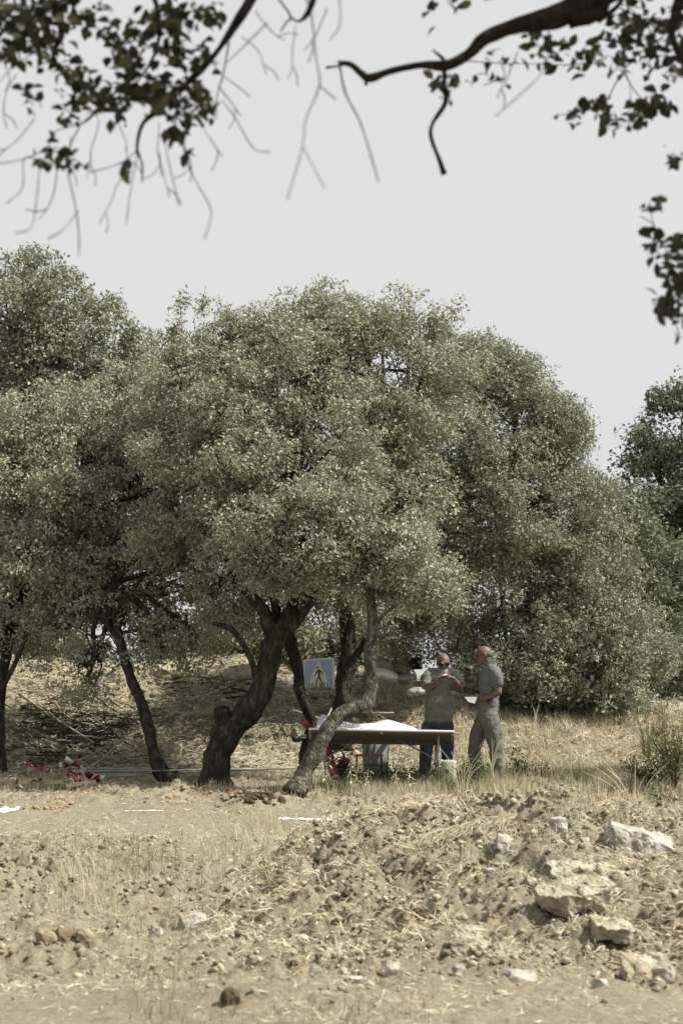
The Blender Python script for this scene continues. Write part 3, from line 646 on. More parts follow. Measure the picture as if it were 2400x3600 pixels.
def man_left():
    Y0 = 25.65
    J = lambda cx, cy, dy=0.: at(1400 + cx / 3.136, 2250 + cy / 3.136, Y0 + dy)
    bx = J(410, 1550); g0 = gz(bx.x, Y0)
    t = empty('person', (bx.x, Y0, g0), label='white-bearded man in khaki T-shirt and jeans with both hands raised behind the table', cat='person')
    b = Bag(); hc = J(492, 262, -.03); f = Vector((.10, -.98, -.16)); P, q = head(b, hc, f, s=1.03)
    nk = J(480, 385); b.chain([hc + Vector((0, .03, -.05)), nk], [.066, .07])
    b.chain([nk, J(465, 480), J(455, 700), J(440, 900)], [.075, .12, .13, .13])
    shl = J(325, 395); ell_ = J(318, 520, -.12); wl = J(440, 478, -.36)
    b.chain([J(400, 385), shl, ell_], [.07, .066, .048]); b.chain([ell_, (ell_ + wl) / 2 + Vector((0, 0, -.004)), wl], [.05, .046, .031])
    hand(b, wl, (.18, -.2, 1), (1, -.3, -.1), 1, .62, 1.05)
    shr = J(630, 400); elr = J(668, 520, -.15); wr = J(605, 428, -.36)
    b.chain([J(540, 385), shr, elr], [.07, .066, .048]); b.chain([elr, (elr + wr) / 2, wr], [.05, .045, .03])
    hand(b, wr, (-1, -.12, .35), (-.1, -.4, -1), 1, .22, 1.05, .04)
    al = Vector((J(285, 1540).x, Y0, 0)); al.z = gz(al.x, Y0) + .09; ar = Vector((J(545, 1540).x, Y0 + .02, 0)); ar.z = gz(ar.x, Y0) + .09
    b.chain([J(345, 950), J(308, 1210), al], [.095, .062, .042]); b.chain([J(520, 950), J(535, 1210), ar], [.095, .062, .042])
    voxel(b.build('body', SKIN, t, smooth=True), .0065, 3)
    c = Bag()
    c.ell(J(470, 450), (.205, .165, .15)); c.ell(J(455, 560), (.19, .165, .19)); c.ell(J(450, 700), (.192, .185, .20)); c.ell(J(445, 820), (.190, .175, .15)); c.ell(J(445, 880), (.185, .165, .095))
    c.chain([J(385, 382), J(560, 385)], [.085, .085]); c.chain([nk, nk + Vector((0, -.01, .012))], [.09, .085])
    c.chain([J(360, 385), J(325, 430, -.03), J(312, 485, -.08)], [.09, .095, .085]); c.chain([J(590, 390), J(640, 430, -.04), J(664, 475, -.1)], [.09, .092, .08])
    voxel(c.build('shirt', SHIRT, t, smooth=True), .008, 3, .036, .09)
    tr = Bag(); tr.ell(J(435, 935), (.182, .15, .12))
    tr.chain([J(350, 960), J(318, 1080), J(305, 1210), J(292, 1400), al + Vector((0, 0, .03))], [.112, .1, .083, .075, .075]); tr.chain([J(515, 960), J(527, 1080), J(536, 1210), J(540, 1400), ar + Vector((0, 0, .03))], [.112, .1, .083, .075, .075])
    voxel(tr.build('jeans', JEAN, t, smooth=True), .008, 3, .024, .1)
    for a in (al, ar):
        s_ = Bag(); z0 = a.z - .09; s_.chain([Vector((a.x, a.y + .02, z0 + .05)), Vector((a.x, a.y - .08, z0 + .045)), Vector((a.x, a.y - .17, z0 + .035))], [.05, .047, .038]); s_.box((a.x, a.y - .07, z0 + .012), (.09, .28, .022))
        voxel(s_.build('shoe', SHOE, t, smooth=True), .008, 2)
    gl = Bag()
    for k in (-1, 1):
        gl.ell(P(.036 * k, .092, .006), (.031, .009, .023), q); gl.tube([P(.062 * k, .086, .012), P(.083 * k, .04, .012), P(.085 * k, -.01, .006)], .0035, 6)
    gl.tube([P(-.012, .101, .01), P(.012, .101, .01)], .003, 6); gl.build('sunglasses', GLASSD, t, smooth=True)
    h = Bag(); h.ell(P(0, -.026, .040), (.086, .100, .090), q, 18, 10); voxel(h.build('hair', HAIRG, t, smooth=True), .006, 2)
    bd = Bag(); bd.ell(P(0, .066, -.100), (.056, .042, .050), q); bd.ell(P(0, .035, -.085), (.072, .055, .042), q); bd.ell(P(0, .094, -.040), (.030, .010, .007), q)
    for k in (-1, 1): bd.ell(P(.062 * k, .02, -.045), (.014, .028, .04), q)
    voxel(bd.build('beard', BEARD, t, smooth=True), .005, 2, .006, .02)
    pn = Bag(); a = wl + Vector((.012, -.045, .075)); pn.tube([a + Vector((-.03, -.01, .0)), a + Vector((.09, -.01, .035))], [.0075, .006], 10)
    tag(pn.build('pen', mat('silver_metal', [(.5, .5, .5), (.6, .6, .6)], 9, .3, metal=.8), smooth=True), 'short silvery pen between the raised hands of the bearded man', 'pen')
man_left()

# ------------------------------------------------------------------ folding table and what lies on it
TOPW = mat('table_plastic', [(.66, .65, .58), (.74, .73, .67)], 5, .6, .1, 90)
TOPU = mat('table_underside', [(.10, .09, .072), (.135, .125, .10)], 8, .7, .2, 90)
STEEL = mat('grey_steel_tube', [(.16, .16, .15), (.27, .27, .26)], 12, .45, .1, 90, metal=.5)
TL, TR = at(1085, 2562, 24.2), at(1597, 2571, 24.2)
tw = (TR - TL).length; tc_ = (TL + TR) / 2
tb = empty('folding_table', (tc_.x, tc_.y + .36, tc_.z), label='white plastic folding table with grey steel legs under the oaks', cat='table')
tilt = R(-9.0); roll = math.atan2(TR.z - TL.z, TR.x - TL.x)
Q = Euler((tilt, -roll, 0)).to_matrix()
TC = Vector((tc_.x, tc_.y, tc_.z))
T = lambda x, y, z: TC + Q @ Vector((x, y, z))          # table coordinates: x along, y away from the camera, z up, origin middle of the front rim
b = Bag(); b.box(T(0, .37, 0), (tw, .74, .026), Q.to_euler()); b.build('table_top', TOPW, tb, bevel=.008)
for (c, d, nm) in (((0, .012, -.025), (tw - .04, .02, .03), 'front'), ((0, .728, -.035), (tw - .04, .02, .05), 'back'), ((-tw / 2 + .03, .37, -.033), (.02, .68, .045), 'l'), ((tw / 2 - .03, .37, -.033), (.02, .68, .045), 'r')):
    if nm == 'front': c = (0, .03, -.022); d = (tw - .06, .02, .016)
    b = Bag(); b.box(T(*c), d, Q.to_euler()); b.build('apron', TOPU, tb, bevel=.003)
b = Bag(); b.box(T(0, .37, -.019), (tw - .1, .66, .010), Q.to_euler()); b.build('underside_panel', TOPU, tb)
b = Bag(); b.box(T(0, .025, -.034), (.03, .03, .03), Q.to_euler()); b.build('hinge', STEEL, tb, bevel=.003)
for sx in (-1, 1):
    for y_ in (.06, .66):
        top = T(sx * (tw / 2 - .19), y_, -.02); ft = Vector((top.x + sx * -.012, top.y, 0)); ft.z = gz(ft.x, ft.y) - .01
        b = Bag(); b.tube([top, ft], .0135, 10); b.build('leg', STEEL, tb, smooth=True)
    a_, c_ = T(sx * (tw / 2 - .19), .06, -.34), T(sx * (tw / 2 - .19), .66, -.34)
    b = Bag(); b.tube([a_, c_], .010, 8); b.build('crossbar', STEEL, tb, smooth=True)
    b = Bag(); b.tube([T(sx * (tw / 2 - .19), .36, -.34), T(sx * (tw / 2 - .30), .36, -.24), T(sx * (tw / 2 - .66), .36, -.06)], .009, 8); b.build('brace', STEEL, tb, smooth=True)
    b = Bag(); b.tube([T(sx * (tw / 2 - .52), .30, -.04), T(sx * (tw / 2 - .52), .30, -.13), T(sx * (tw / 2 - .45), .30, -.13), T(sx * (tw / 2 - .45), .30, -.04)], .005, 6); b.build('latch', STEEL, tb, smooth=True)
# big curling plan
n, mrows = 28, 8; vs = []
outl = [(-.60, .02), (-.575, .155), (-.50, .150), (-.42, .125), (-.30, .10), (-.15, .10), (0, .115), (.08, .125), (.2, .11), (.32, .085), (.43, .045), (.47, .008)]
ox = [o_[0] for o_ in outl]; oz = [o_[1] for o_ in outl]
for i in range(n + 1):
    x_ = -.80 + 1.30 * i / n; hz = float(np.interp(x_, [-.80, -.77, -.70, -.58, -.35, -.1, .05, .2, .35, .46, .5], [.13, .20, .185, .155, .10, .115, .155, .125, .085, .04, .014]))
    for j in range(mrows + 1):
        v = j / mrows; vs.append(T(x_ + .03 * v, .07 + .45 * v, .0155 + 1.2 * hz * math.sin(min(1, v * 1.25) * math.pi / 2) ** 1.3 + .004 * mn.noise(Vector((x_ * 9, v * 5, 0)))))
b = Bag(); b.add(vs, [(i * (mrows + 1) + j, (i + 1) * (mrows + 1) + j, (i + 1) * (mrows + 1) + j + 1, i * (mrows + 1) + j + 1) for i in range(n) for j in range(mrows)])
o = b.build('paper_plan', PAPER, smooth=True); o.modifiers.new('thick', 'SOLIDIFY').thickness = .0015
tag(o, 'large white sheet of paper arching up off the table top', 'paper')
b = Bag(); x0 = .42
vs = [T(x0, .10, .016), T(x0 + .06, .10, .040), T(x0 + .14, .10, .042), T(x0 + .27, .10, .034), T(x0 + .28, .10, .016)]; vs += [v + Q @ Vector((.0, .28, .0)) for v in vs]
b.add(vs, [(0, 1, 2, 3, 4), (9, 8, 7, 6, 5), (0, 5, 6, 1), (1, 6, 7, 2), (2, 7, 8, 3), (3, 8, 9, 4), (4, 9, 5, 0)])
tag(b.build('folder', DARKM, bevel=.004), 'thin black folder lying beside the paper on the table', 'folder')
b = Bag(); b.tube([T(tw / 2 - .06, .3, .022), T(tw / 2 + .10, .29, .022)], .011, 8); tag(b.build('wooden_stake', M['stick'], smooth=True), 'short brown stake jutting past the right end of the table', 'stake')
b = Bag(); b.tube([T(-tw / 2 + .02, .3, .055), T(-tw / 2 - .08, .2, .115)], [.036, .036], 16); tag(b.build('red_tube', RED, smooth=True), 'short red tube leaning at the left end of the table top', 'tube')

# ------------------------------------------------------------------ under the table
def red_roll():
    t_ = empty('tape_roll', tuple(onground(1165, 2735, 24)), label='long red plastic-wrapped roll leaning under the left end of the table', cat='roll')
    p0, p1 = at(1137, 2585, 24.75), at(1176, 2730, 24.5); b = Bag(); P = [p0.lerp(p1, k / 12) for k in range(13)]
    b.tube(P, [.056 + .003 * math.sin(k * 2.1) for k in range(13)], 18); b.build('wrap', mat('red_film', [(.12, .02, .025), (.22, .04, .045), (.38, .24, .22)], 14, .3, .5, 60, stretch=(.5, .5, 5), spec=.5, lo=.4, hi=.8), t_, smooth=True)
    b = Bag(); b.tube([p1 + (p1 - p0).normalized() * .004, p1 + (p1 - p0).normalized() * .02], [.05, .046], 18); b.build('end_cap', mat('pink_core', [(.5, .32, .3), (.6, .4, .38)], 9), t_, smooth=True)
red_roll()
def stool():
    c = at(1297, 2655, 24.9); g_ = gz(c.x, c.y); t_ = empty('folding_stool', (c.x, c.y, g_), label='small folding chair with a red seat in the shade under the table', cat='chair')
    b = Bag(); b.box((c.x, c.y, c.z), (.35, .3, .025)); b.build('seat', mat('red_seat', [(.30, .04, .04), (.42, .09, .085)], 20, .6, .2, 90), t_, bevel=.006)
    for sx in (-1, 1):
        for sy in (-1, 1):
            b = Bag(); b.tube([(c.x + sx * .15, c.y + sy * .12, c.z - .01), (c.x + sx * .17, c.y + sy * .15, g_ - .01)], .010, 8); b.build('leg', DARKM, t_, smooth=True)
    for dx, lean in ((-.03, .035), (.045, .05)):
        b = Bag(); b.tube([(c.x + dx, c.y + .13, c.z), (c.x + dx + lean, c.y + .16, c.z + .24)], .010, 8); b.build('back_post', DARKM, t_, smooth=True)
    b = Bag(); b.box((c.x + .06, c.y + .165, c.z + .25), (.32, .02, .07)); b.build('backrest', DARKM, t_, bevel=.006)
    b = Bag(); b.tube([(c.x - .16, c.y - .14, c.z - .12), (c.x + .16, c.y - .14, c.z - .12)], .007, 6); b.build('rung', DARKM, t_, smooth=True)
stool()
def barrel():
    c = at(1320, 2685, 25.6); g_ = gz(c.x, c.y); b = Bag()
    t_ = empty('bucket', (c.x, c.y, g_), label='big grey cloudy plastic tub standing behind the stool', cat='tub')
    zt = at(1320, 2588, 25.6).z; h = zt - g_; mg = mat('grey_plastic', [(.10, .105, .10), (.20, .205, .20)], 5, .6, .2, 20)
    b.tube([(c.x, c.y, g_ - .02), (c.x, c.y, g_ + h * .5), (c.x, c.y, zt)], [.15, .168, .178], 28); b.build('shell', mg, t_, smooth=True, bevel=0)
    b = Bag(); b.tube([(c.x, c.y, zt - .03), (c.x, c.y, zt - .005)], [.188, .188], 28); b.build('rim', mg, t_, smooth=True)
    b = Bag(); P = [(c.x + .185 * math.cos(a), c.y - .06, zt - .03 - .11 * math.sin(a)) for a in np.linspace(0, math.pi, 12)]; b.tube(P, .004, 6); b.build('handle', STEEL, t_, smooth=True)
barrel()
def tool():
    c = at(1205, 2650, 25.0); g_ = gz(c.x, c.y); t_ = empty('power_saw', (c.x, c.y, g_), label='black motor tool with a red housing and grey hoses on the ground under the table', cat='tool')
    b = Bag(); b.ell((c.x, c.y, g_ + .16), (.13, .10, .13)); b.box((c.x + .06, c.y, g_ + .07), (.24, .18, .14)); voxel(b.build('motor', DARKM, t_, smooth=True), .012, 2)
    b = Bag(); b.ell((c.x + .03, c.y - .02, g_ + .30), (.07, .06, .05)); b.box((c.x - .01, c.y - .02, g_ + .30), (.10, .08, .05)); voxel(b.build('housing', RED, t_, smooth=True), .01, 2)
    for k in range(4):
        P = [Vector((c.x + .04 * k - .02, c.y - .08, g_ + .26 - .03 * k)) + Vector((.10 * math.cos(a) * (1 - .1 * k), -.02 * k, .09 * math.sin(a))) for a in np.linspace(-1.2, 2.6, 12)]
        b = Bag(); b.tube(P, .008, 6); b.build('hose', mat('blue_grey_hose', [(.10, .13, .15), (.17, .2, .22)], 9, .5), t_, smooth=True)
    b = Bag(); P = [(c.x - .1, c.y, g_ + .2), (c.x - .14, c.y, g_ + .38), (c.x - .03, c.y, g_ + .43), (c.x + .03, c.y, g_ + .34)]; b.tube(catmull(P, 4), .013, 8); b.build('handle', DARKM, t_, smooth=True)
tool()
def grid_bag():
    c = at(1577, 2765, 24.55); g_ = gz(c.x, c.y); zt = at(1577, 2673, 24.55).z
    t_ = empty('woven_sack', (c.x, c.y, g_), label='pale green checked woven bag with two black letters behind the right table leg', cat='bag')
    m, t = new_mat('checked_weave'); N = t.nodes.new; L = t.links.new; out = N('ShaderNodeOutputMaterial'); p = N('ShaderNodeBsdfPrincipled'); p.inputs['Roughness'].default_value = .8
    tc = N('ShaderNodeTexCoord'); ck = N('ShaderNodeTexChecker'); ck.inputs['Scale'].default_value = 40; ck.inputs[1].default_value = (.33, .34, .24, 1); ck.inputs[2].default_value = (.46, .46, .35, 1); L(tc.outputs['Object'], ck.inputs[0]); L(ck.outputs[0], p.inputs[0]); L(p.outputs[0], out.inputs[0])
    n = 24; vs = []; rows = 12
    for j in range(rows + 1):
        v = j / rows; w = .088 - .018 * (1 - v) ** 2 + .004 * math.sin(v * 14); d = .06 + .02 * math.sin(v * 3.14)
        for k in range(n):
            a = 2 * math.pi * k / n; e = .55
            cx = math.copysign(abs(math.cos(a)) ** e, math.cos(a)) * w; cy = math.copysign(abs(math.sin(a)) ** e, math.sin(a)) * d
            q_ = .007 * mn.noise(Vector((cx * 20, cy * 20, v * 5))); vs.append((c.x + cx + q_, c.y + cy + q_, g_ - .02 + (zt - g_ + .02) * v + .01 * math.sin(a * 3) * v))
    b = Bag(); b.add(vs, [(j * n + k, j * n + (k + 1) % n, (j + 1) * n + (k + 1) % n, (j + 1) * n + k) for j in range(rows) for k in range(n)] + [tuple(range(n))[::-1]])
    o = b.build('sack_body', m, t_, smooth=True); o.modifiers.new('thick', 'SOLIDIFY').thickness = .004
    lx, ly, lz = c.x - .062, c.y - .087, g_ + .20
    def letter(strokes, ox):
        b = Bag()
        for (x0, z0, x1, z1) in strokes: b.box((lx + ox + (x0 + x1) / 2, ly, lz + (z0 + z1) / 2), (abs(x1 - x0) + .006, .002, abs(z1 - z0) + .006))
        b.build('letter', DARKM, t_)
    letter([(0, .034, .02, .034), (.010, 0, .010, .028)], 0)
    letter([(.030, 0, .030, .034), (.036, .034, .046, .034), (.036, .017, .046, .017), (.036, 0, .046, 0), (.0505, .023, .0505, .029), (.0505, .006, .0505, .011)], 0)
grid_bag()
b = Bag(); c = at(1050, 2598, 25.7); b.ell(c, (.10, .05, .028), Euler((0, R(-8), 0))); b.ell(c + Vector((-.05, 0, .02)), (.05, .04, .022)); o = b.build('cloth_bundle', DARKM, smooth=True); voxel(o, .008, 3, .01, .05)
tag(o, 'black cloth bundle hung on the thin trunk left of the table', 'cloth')

# ------------------------------------------------------------------ crossing sign on top of the bank
def sign():
    A, Bc = at(1066, 2318, 30.2), at(1174, 2311, 30.0); w = (Bc - A).length; X = (Bc - A).normalized(); Z = Vector((.035, .10, 1)); Z = (Z - X * Z.dot(X)).normalized(); Yv = Z.cross(X)
    org = A; t_ = empty('crossing_sign', tuple(A - Z * w), label='square blue and white pedestrian crossing sign stuck in the top of the bank', cat='road sign')
    WH = mat('sign_white', [(.72, .72, .68), (.80, .80, .77)], 6, .5); BL = mat('sign_blue', [(.36, .45, .70), (.42, .51, .76)], 6, .5); BK = mat('sign_black', [(.07, .065, .05), (.10, .09, .07)], 6, .6)
    plate_ = []
    def poly(pts, lift, m, name, thick=.0015):
        P = [org + X * x * w + Z * (z - 0) * w - Yv * (-lift) * -1 for x, z in pts]
        P = [org + X * x * w + Z * z * w - Yv * lift for x, z in pts]; n = len(P); Bk = [p + Yv * thick for p in P]
        b = Bag(); b.add(P + Bk, [tuple(range(n)), tuple(range(n, 2 * n))[::-1]] + [(i, i + n, (i + 1) % n + n, (i + 1) % n) for i in range(n)]); o_ = b.build(name, m, plate_[0] if plate_ else t_); plate_.append(o_); return o_
    def rr(x0, z0, x1, z1, r):
        P = []
        for cx, cz, a0 in ((x1 - r, z1 - r, 0), (x0 + r, z1 - r, 90), (x0 + r, z0 + r, 180), (x1 - r, z0 + r, 270)):
            for k in range(6): a = R(a0 + 18 * k); P.append((cx + r * math.cos(a), cz + r * math.sin(a)))
        return P
    poly(rr(0, -1, 1, 0, .07), 0, WH, 'plate', .02)
    poly(rr(.055, -.945, .945, -.055, .03), .003, BL, 'blue_field')
    poly([(.50, -.062), (.90, -.86), (.10, -.86)], .006, WH, 'triangle')
    cir = [(.475 + .036 * math.cos(a), -.27 + .036 * math.sin(a)) for a in np.linspace(0, 2 * math.pi, 18)[:-1]]
    poly(cir, .009, BK, 'figure_head')
    poly([(.455, -.36), (.53, -.33), (.585, -.37), (.65, -.44), (.64, -.51), (.62, -.51), (.62, -.45), (.56, -.41), (.555, -.55), (.60, -.66), (.66, -.79), (.625, -.79), (.51, -.60), (.47, -.66), (.44, -.80), (.40, -.80), (.43, -.66), (.495, -.55), (.485, -.42), (.44, -.45), (.37, -.54), (.355, -.53), (.42, -.41)], .009, BK, 'figure_body')
    for k, x in enumerate((.20, .30, .42, .53, .66, .77)): poly([(x, -.72), (x + .028, -.72), (x + .028 + (x - .5) * .10, -.85), (x + (x - .5) * .10 - .004, -.85)], .0075, BK, 'zebra_stripe')
    b = Bag(); b.tube([org + X * .5 * w - Z * w * .95 + Yv * .05, org + X * .5 * w - Z * w * 2.0 + Yv * .05], .03, 10); b.build('post', STEEL, t_, smooth=True)
sign()

# ------------------------------------------------------------------ sacks, brick and rubble on the bank
SACK = mat('grey_green_sack', [(.22, .22, .18), (.33, .33, .28), (.42, .41, .36)], 7, .9, .6, 70, dist=.01)
SACKW = mat('dirty_white_sack', [(.62, .60, .55), (.78, .76, .72)], 6, .85, .5, 50, dist=.01)
def sack(px, py, Y, w, h, d, rot, m, label):
    b = Bag(); c = at(px, py, Y); r_ = Euler((R(4), rot, R(8))); b.ell(c, (w / 2, d / 2, h / 2), r_, 22, 14); b.ell(c + r_.to_matrix() @ Vector((w * .22, 0, -h * .05)), (w * .3, d * .48, h * .42), r_); b.ell(c + r_.to_matrix() @ Vector((-w * .25, 0, -h * .08)), (w * .27, d * .5, h * .40), r_)
    o = b.build('sack', m, smooth=True); voxel(o, .013, 3, .05, .14); tag(o, label, 'sack', 'sacks dumped on the bank'); return o
sack(1345, 2342, 29.6, .40, .27, .4, R(14), SACK, 'plump grey-green sack, top left of the heap beside the crooked trunk')
sack(1402, 2348, 29.75, .34, .22, .4, R(26), SACK, 'grey-green sack sagging on the right slope of the sack heap')
sack(1352, 2372, 29.4, .44, .17, .4, R(12), SACKW, 'dirty white sack at the bottom of the sack heap')
sack(1428, 2382, 29.4, .30, .11, .34, R(-4), SACK, 'flat grey sack lying right of the heap below the brick')
sack(1470, 2430, 28.4, .34, .11, .34, R(-6), SACK, 'pale grey sack lying alone lower on the bank beside the bearded man')
sack(1290, 2372, 30.2, .22, .10, .3, R(0), SACK, 'small flat sack partly hidden behind the crooked trunk')
def hollow_brick():
    c = at(1450, 2332, 30.1); w, h, d = .26, .17, .2
    t_ = empty('hollow_brick', (c.x, c.y, c.z - h / 2), label='red-brown perforated brick block standing behind the sacks', cat='brick')
    mb = mat('fired_clay', [(.10, .055, .04), (.17, .095, .07)], 12, .9, .4, 60); b = Bag(); nx_, nz_ = 9, 5
    for i in range(nx_ + 1): b.box((c.x - w / 2 + w * i / nx_, c.y, c.z), (.009, d, h))
    for j in range(nz_ + 1): b.box((c.x, c.y - .001, c.z - h / 2 + h * j / nz_), (w + .009, d - .002, .009))
    b.build('block', mb, t_, kind='stuff'); b = Bag(); b.box((c.x, c.y + d / 2 + .004, c.z), (w, .006, h)); b.build('back_face', mb, t_)
hollow_brick()
b = Bag(); c = at(1428, 2338, 29.85); b.ell(c, (.05, .04, .035)); b.ell(c + Vector((.04, 0, -.02)), (.03, .03, .025)); o = b.build('red_rag', RED, smooth=True); voxel(o, .008, 2, .02, .04); tag(o, 'small red rag tucked between the sacks and the perforated brick', 'rag')
b = Bag(); c = at(1448, 2362, 29.6); P = [c + Vector((.034 * math.cos(a), 0, .03 * math.sin(a))) for a in np.linspace(0, 2 * math.pi, 17)]; b.tube(P, .008, 8); b.tube([c + Vector((.03, 0, -.01)), c + Vector((.05, .03, -.06))], .02, 10)
tag(b.build('pipe_end', SACKW, smooth=True), 'white ring-shaped pipe end lying beside the flat grey sack', 'pipe')

# ------------------------------------------------------------------ left: tape, planks, pipes
TAPE_R = mat('tape_red', [(.24, .018, .026), (.36, .04, .05)], 9, .35, .2, 60, transl=.2)
TAPE_W = mat('tape_white', [(.55, .55, .55), (.72, .72, .72)], 9, .35, .2, 60, transl=.2)
def tape(pxs, width, label, seed):
    """crumpled red and white barrier tape: alternating stripes along a folded ribbon"""
    r_ = random.Random(seed); P = catmull([at(*p) for p in pxs], 5); t_ = empty('barrier_tape', tuple(P[0]), label=label, cat='tape', group='barrier tape heaped on the ground')
    up = Vector((0, .3, 1)).normalized(); runs = []; 
    for i in range(len(P) - 1):
        if i % 3 == 0: runs.append([])
        runs[-1].append(i)
    for k, run in enumerate(runs):
        vs = []; 
        for i in range(run[0], run[-1] + 2):
            rr_ = random.Random(seed * 100 + i); o1 = Vector((rr_.uniform(-.03, .03), rr_.uniform(-.05, .05), rr_.uniform(0, .03))); wd = width * rr_.uniform(.5, 1.1); u2 = (up * .55 + Vector((rr_.uniform(-.9, .9), rr_.uniform(-.9, .9), 0))).normalized()
            vs += [P[i] + o1, P[i] + o1 + u2 * wd * .5 + Vector((0, rr_.uniform(-.05, .05), 0)), P[i] + o1 + u2 * wd]
        n = len(vs) // 3; b = Bag(); b.add(vs, [(3 * i + j, 3 * i + 3 + j, 3 * i + 4 + j, 3 * i + 1 + j) for i in range(n - 1) for j in (0, 1)])
        o = b.build('red_stripe' if k % 2 else 'white_stripe', TAPE_R if k % 2 else TAPE_W, t_, smooth=True); o.modifiers.new('thick', 'SOLIDIFY').thickness = .002
tape([(205, 2725, 24.6), (230, 2700, 24.7), (262, 2700, 24.8), (300, 2725, 24.7), (322, 2748, 24.6), (350, 2752, 24.5)], .13, 'largest crumpled heap of red and white barrier tape, by the pipe ends', 1)
tape([(230, 2745, 24.4), (245, 2728, 24.4), (270, 2735, 24.4), (285, 2752, 24.4), (255, 2755, 24.3)], .10, 'red loop of barrier tape spilling in front of the largest heap', 2)
tape([(60, 2700, 25.0), (85, 2690, 25), (105, 2697, 25), (135, 2705, 25), (165, 2712, 25.0), (178, 2722, 24.9)], .07, 'strand of barrier tape lying farther back over the twigs', 3)
tape([(20, 2745, 24.4), (40, 2742, 24.4), (55, 2762, 24.3), (80, 2778, 24.2)], .06, 'short end of barrier tape nearest the left edge', 4)
tape([(100, 2758, 24.3), (125, 2752, 24.3), (145, 2748, 24.3), (160, 2756, 24.3)], .055, 'small twist of barrier tape lying on the planks', 5)
WOOD = mat('raw_plank', [(.30, .25, .155), (.42, .36, .24)], 9, .8, .3, 60, stretch=(.3, 3, 3))
for (x0, y0, x1, y1, Y, lab) in ((65, 2752, 228, 2750, 24.35, 'raw wooden plank under the barrier tape'), (232, 2763, 335, 2765, 24.15, 'shorter raw plank in front of the tape heap'), (0, 2744, 120, 2742, 24.7, 'thin raw plank behind, running off the left edge')):
    A, B_ = at(x0, y0, Y), at(x1, y1, Y + .05); A.z = max(A.z, gz(A.x, A.y) + .02); B_.z = max(B_.z, gz(B_.x, B_.y) + .02); d = B_ - A; b = Bag(); b.box((A + B_) / 2, (d.length, .10, .042), d.to_track_quat('X', 'Z').to_euler()); tag(b.build('plank', WOOD, bevel=.003), lab, 'plank', 'planks by the barrier tape')
PIPE = mat('grey_conduit', [(.15, .155, .14), (.24, .245, .225)], 9, .5, .1, 60)
for k, (x0, y0, x1, y1, Y, lab) in enumerate(((255, 2700, 530, 2707, 25.3, 'upper grey pipe of the bundle, ending left near the tape'), (300, 2712, 560, 2710, 25.2, 'grey pipe in the middle of the bundle'), (310, 2722, 500, 2724, 25.05, 'lowest short grey pipe of the bundle'), (360, 2713, 900, 2704, 25.45, 'long pale pipe running behind both dark trunks'), (340, 2732, 480, 2726, 24.95, 'short grey pipe lying nearest in the bundle'), (600, 2718, 1040, 2700, 25.6, 'pale pipe continuing right behind the big trunk'))):
    A, B_ = at(x0, y0, Y), at(x1, y1, Y + .1); P = []
    for j in range(7):
        p = A.lerp(B_, j / 6); p.z = max(p.z, gz(p.x, p.y) + .015); P.append(p)
    b = Bag(); b.tube(P, .012, 10); tag(b.build('pipe', PIPE, smooth=True), lab, 'pipe', 'grey pipes lying behind the trunks')
# ------------------------------------------------------------------ white setting-out lines and a pale patch on the soil
def line(pts, w, name='painted_line'):
    P = []
    for (a, b_) in zip(pts[:-1], pts[1:]):
        for k in range(14): P.append((a[0] + (b_[0] - a[0]) * k / 14, a[1] + (b_[1] - a[1]) * k / 14))
    W_ = [onground(px, py, 19.5, 25) for px, py in P]; vs = []
    for p in W_:
        j = .35 + .65 * abs(mn.noise(p * 9)) * 2.2; hw = w * min(1.2, j) * .5
        for s_ in (-1, 0, 1): yy = p.y + s_ * hw; vs.append((p.x, yy, gz(p.x, yy) + .006))
    b = Bag(); b.add(vs, [(3 * i + j, 3 * i + 3 + j, 3 * i + 4 + j, 3 * i + 1 + j) for i in range(len(P) - 1) for j in (0, 1)]); o = b.build(name, CHALK); o.modifiers.new('thick', 'SOLIDIFY').thickness = .003; o['kind'] = 'structure'
CHALK = mat('chalk_line', [(.45, .43, .38), (.66, .65, .62), (.74, .73, .71)], 30, .9, .4, 60)
line([(440, 2853), (585, 2851)], .06); line([(980, 2880), (1110, 2883), (1290, 2884)], .07); line([(1440, 2883), (1560, 2886), (1720, 2891)], .09); line([(2345, 2898), (2400, 2902)], .08)
line([(-20, 2852), (40, 2848), (70, 2842)], .30, 'chalk_patch')

# ------------------------------------------------------------------ stones and broken concrete
def chunk(name, c, dims, m, seed, rot=(0, 0, 0), npts=22, flat=False, rough=.03):
    r_ = random.Random(seed); bm = bmesh.new()
    for _ in range(npts):
        v = Vector((r_.uniform(-1, 1), r_.uniform(-1, 1), r_.uniform(-1, 1)))
        k = max(abs(v.x), abs(v.y), abs(v.z)); v = v / k * r_.uniform(.85, 1) if flat else v.normalized().lerp(v / k, .45)
        bm.verts.new((v.x * dims[0] / 2, v.y * dims[1] / 2, v.z * dims[2] / 2))
    res = bmesh.ops.convex_hull(bm, input=bm.verts); bmesh.ops.delete(bm, geom=list({e for e in res['geom_interior'] + res['geom_unused'] if isinstance(e, bmesh.types.BMVert)}), context='VERTS')
    big = max(dims)
    if big > .1:
        bmesh.ops.triangulate(bm, faces=bm.faces)
        for it in range(3 if big > .25 else 2):
            bmesh.ops.subdivide_edges(bm, edges=[e for e in bm.edges if e.calc_length() > .03], cuts=1, use_grid_fill=False); bmesh.ops.triangulate(bm, faces=bm.faces)
        for v in bm.verts:
            p = v.co * 14 + Vector((seed, 0, 0)); q = v.co * 40; v.co += v.co.normalized() * (mn.noise(p) * rough * .9 + mn.noise(q) * rough * .45)
    me = bpy.data.meshes.new(name); bm.to_mesh(me); bm.free(); me.materials.append(m)
    o = bpy.data.objects.new(name, me); COL.objects.link(o); o.location = c; o.rotation_euler = rot; return o
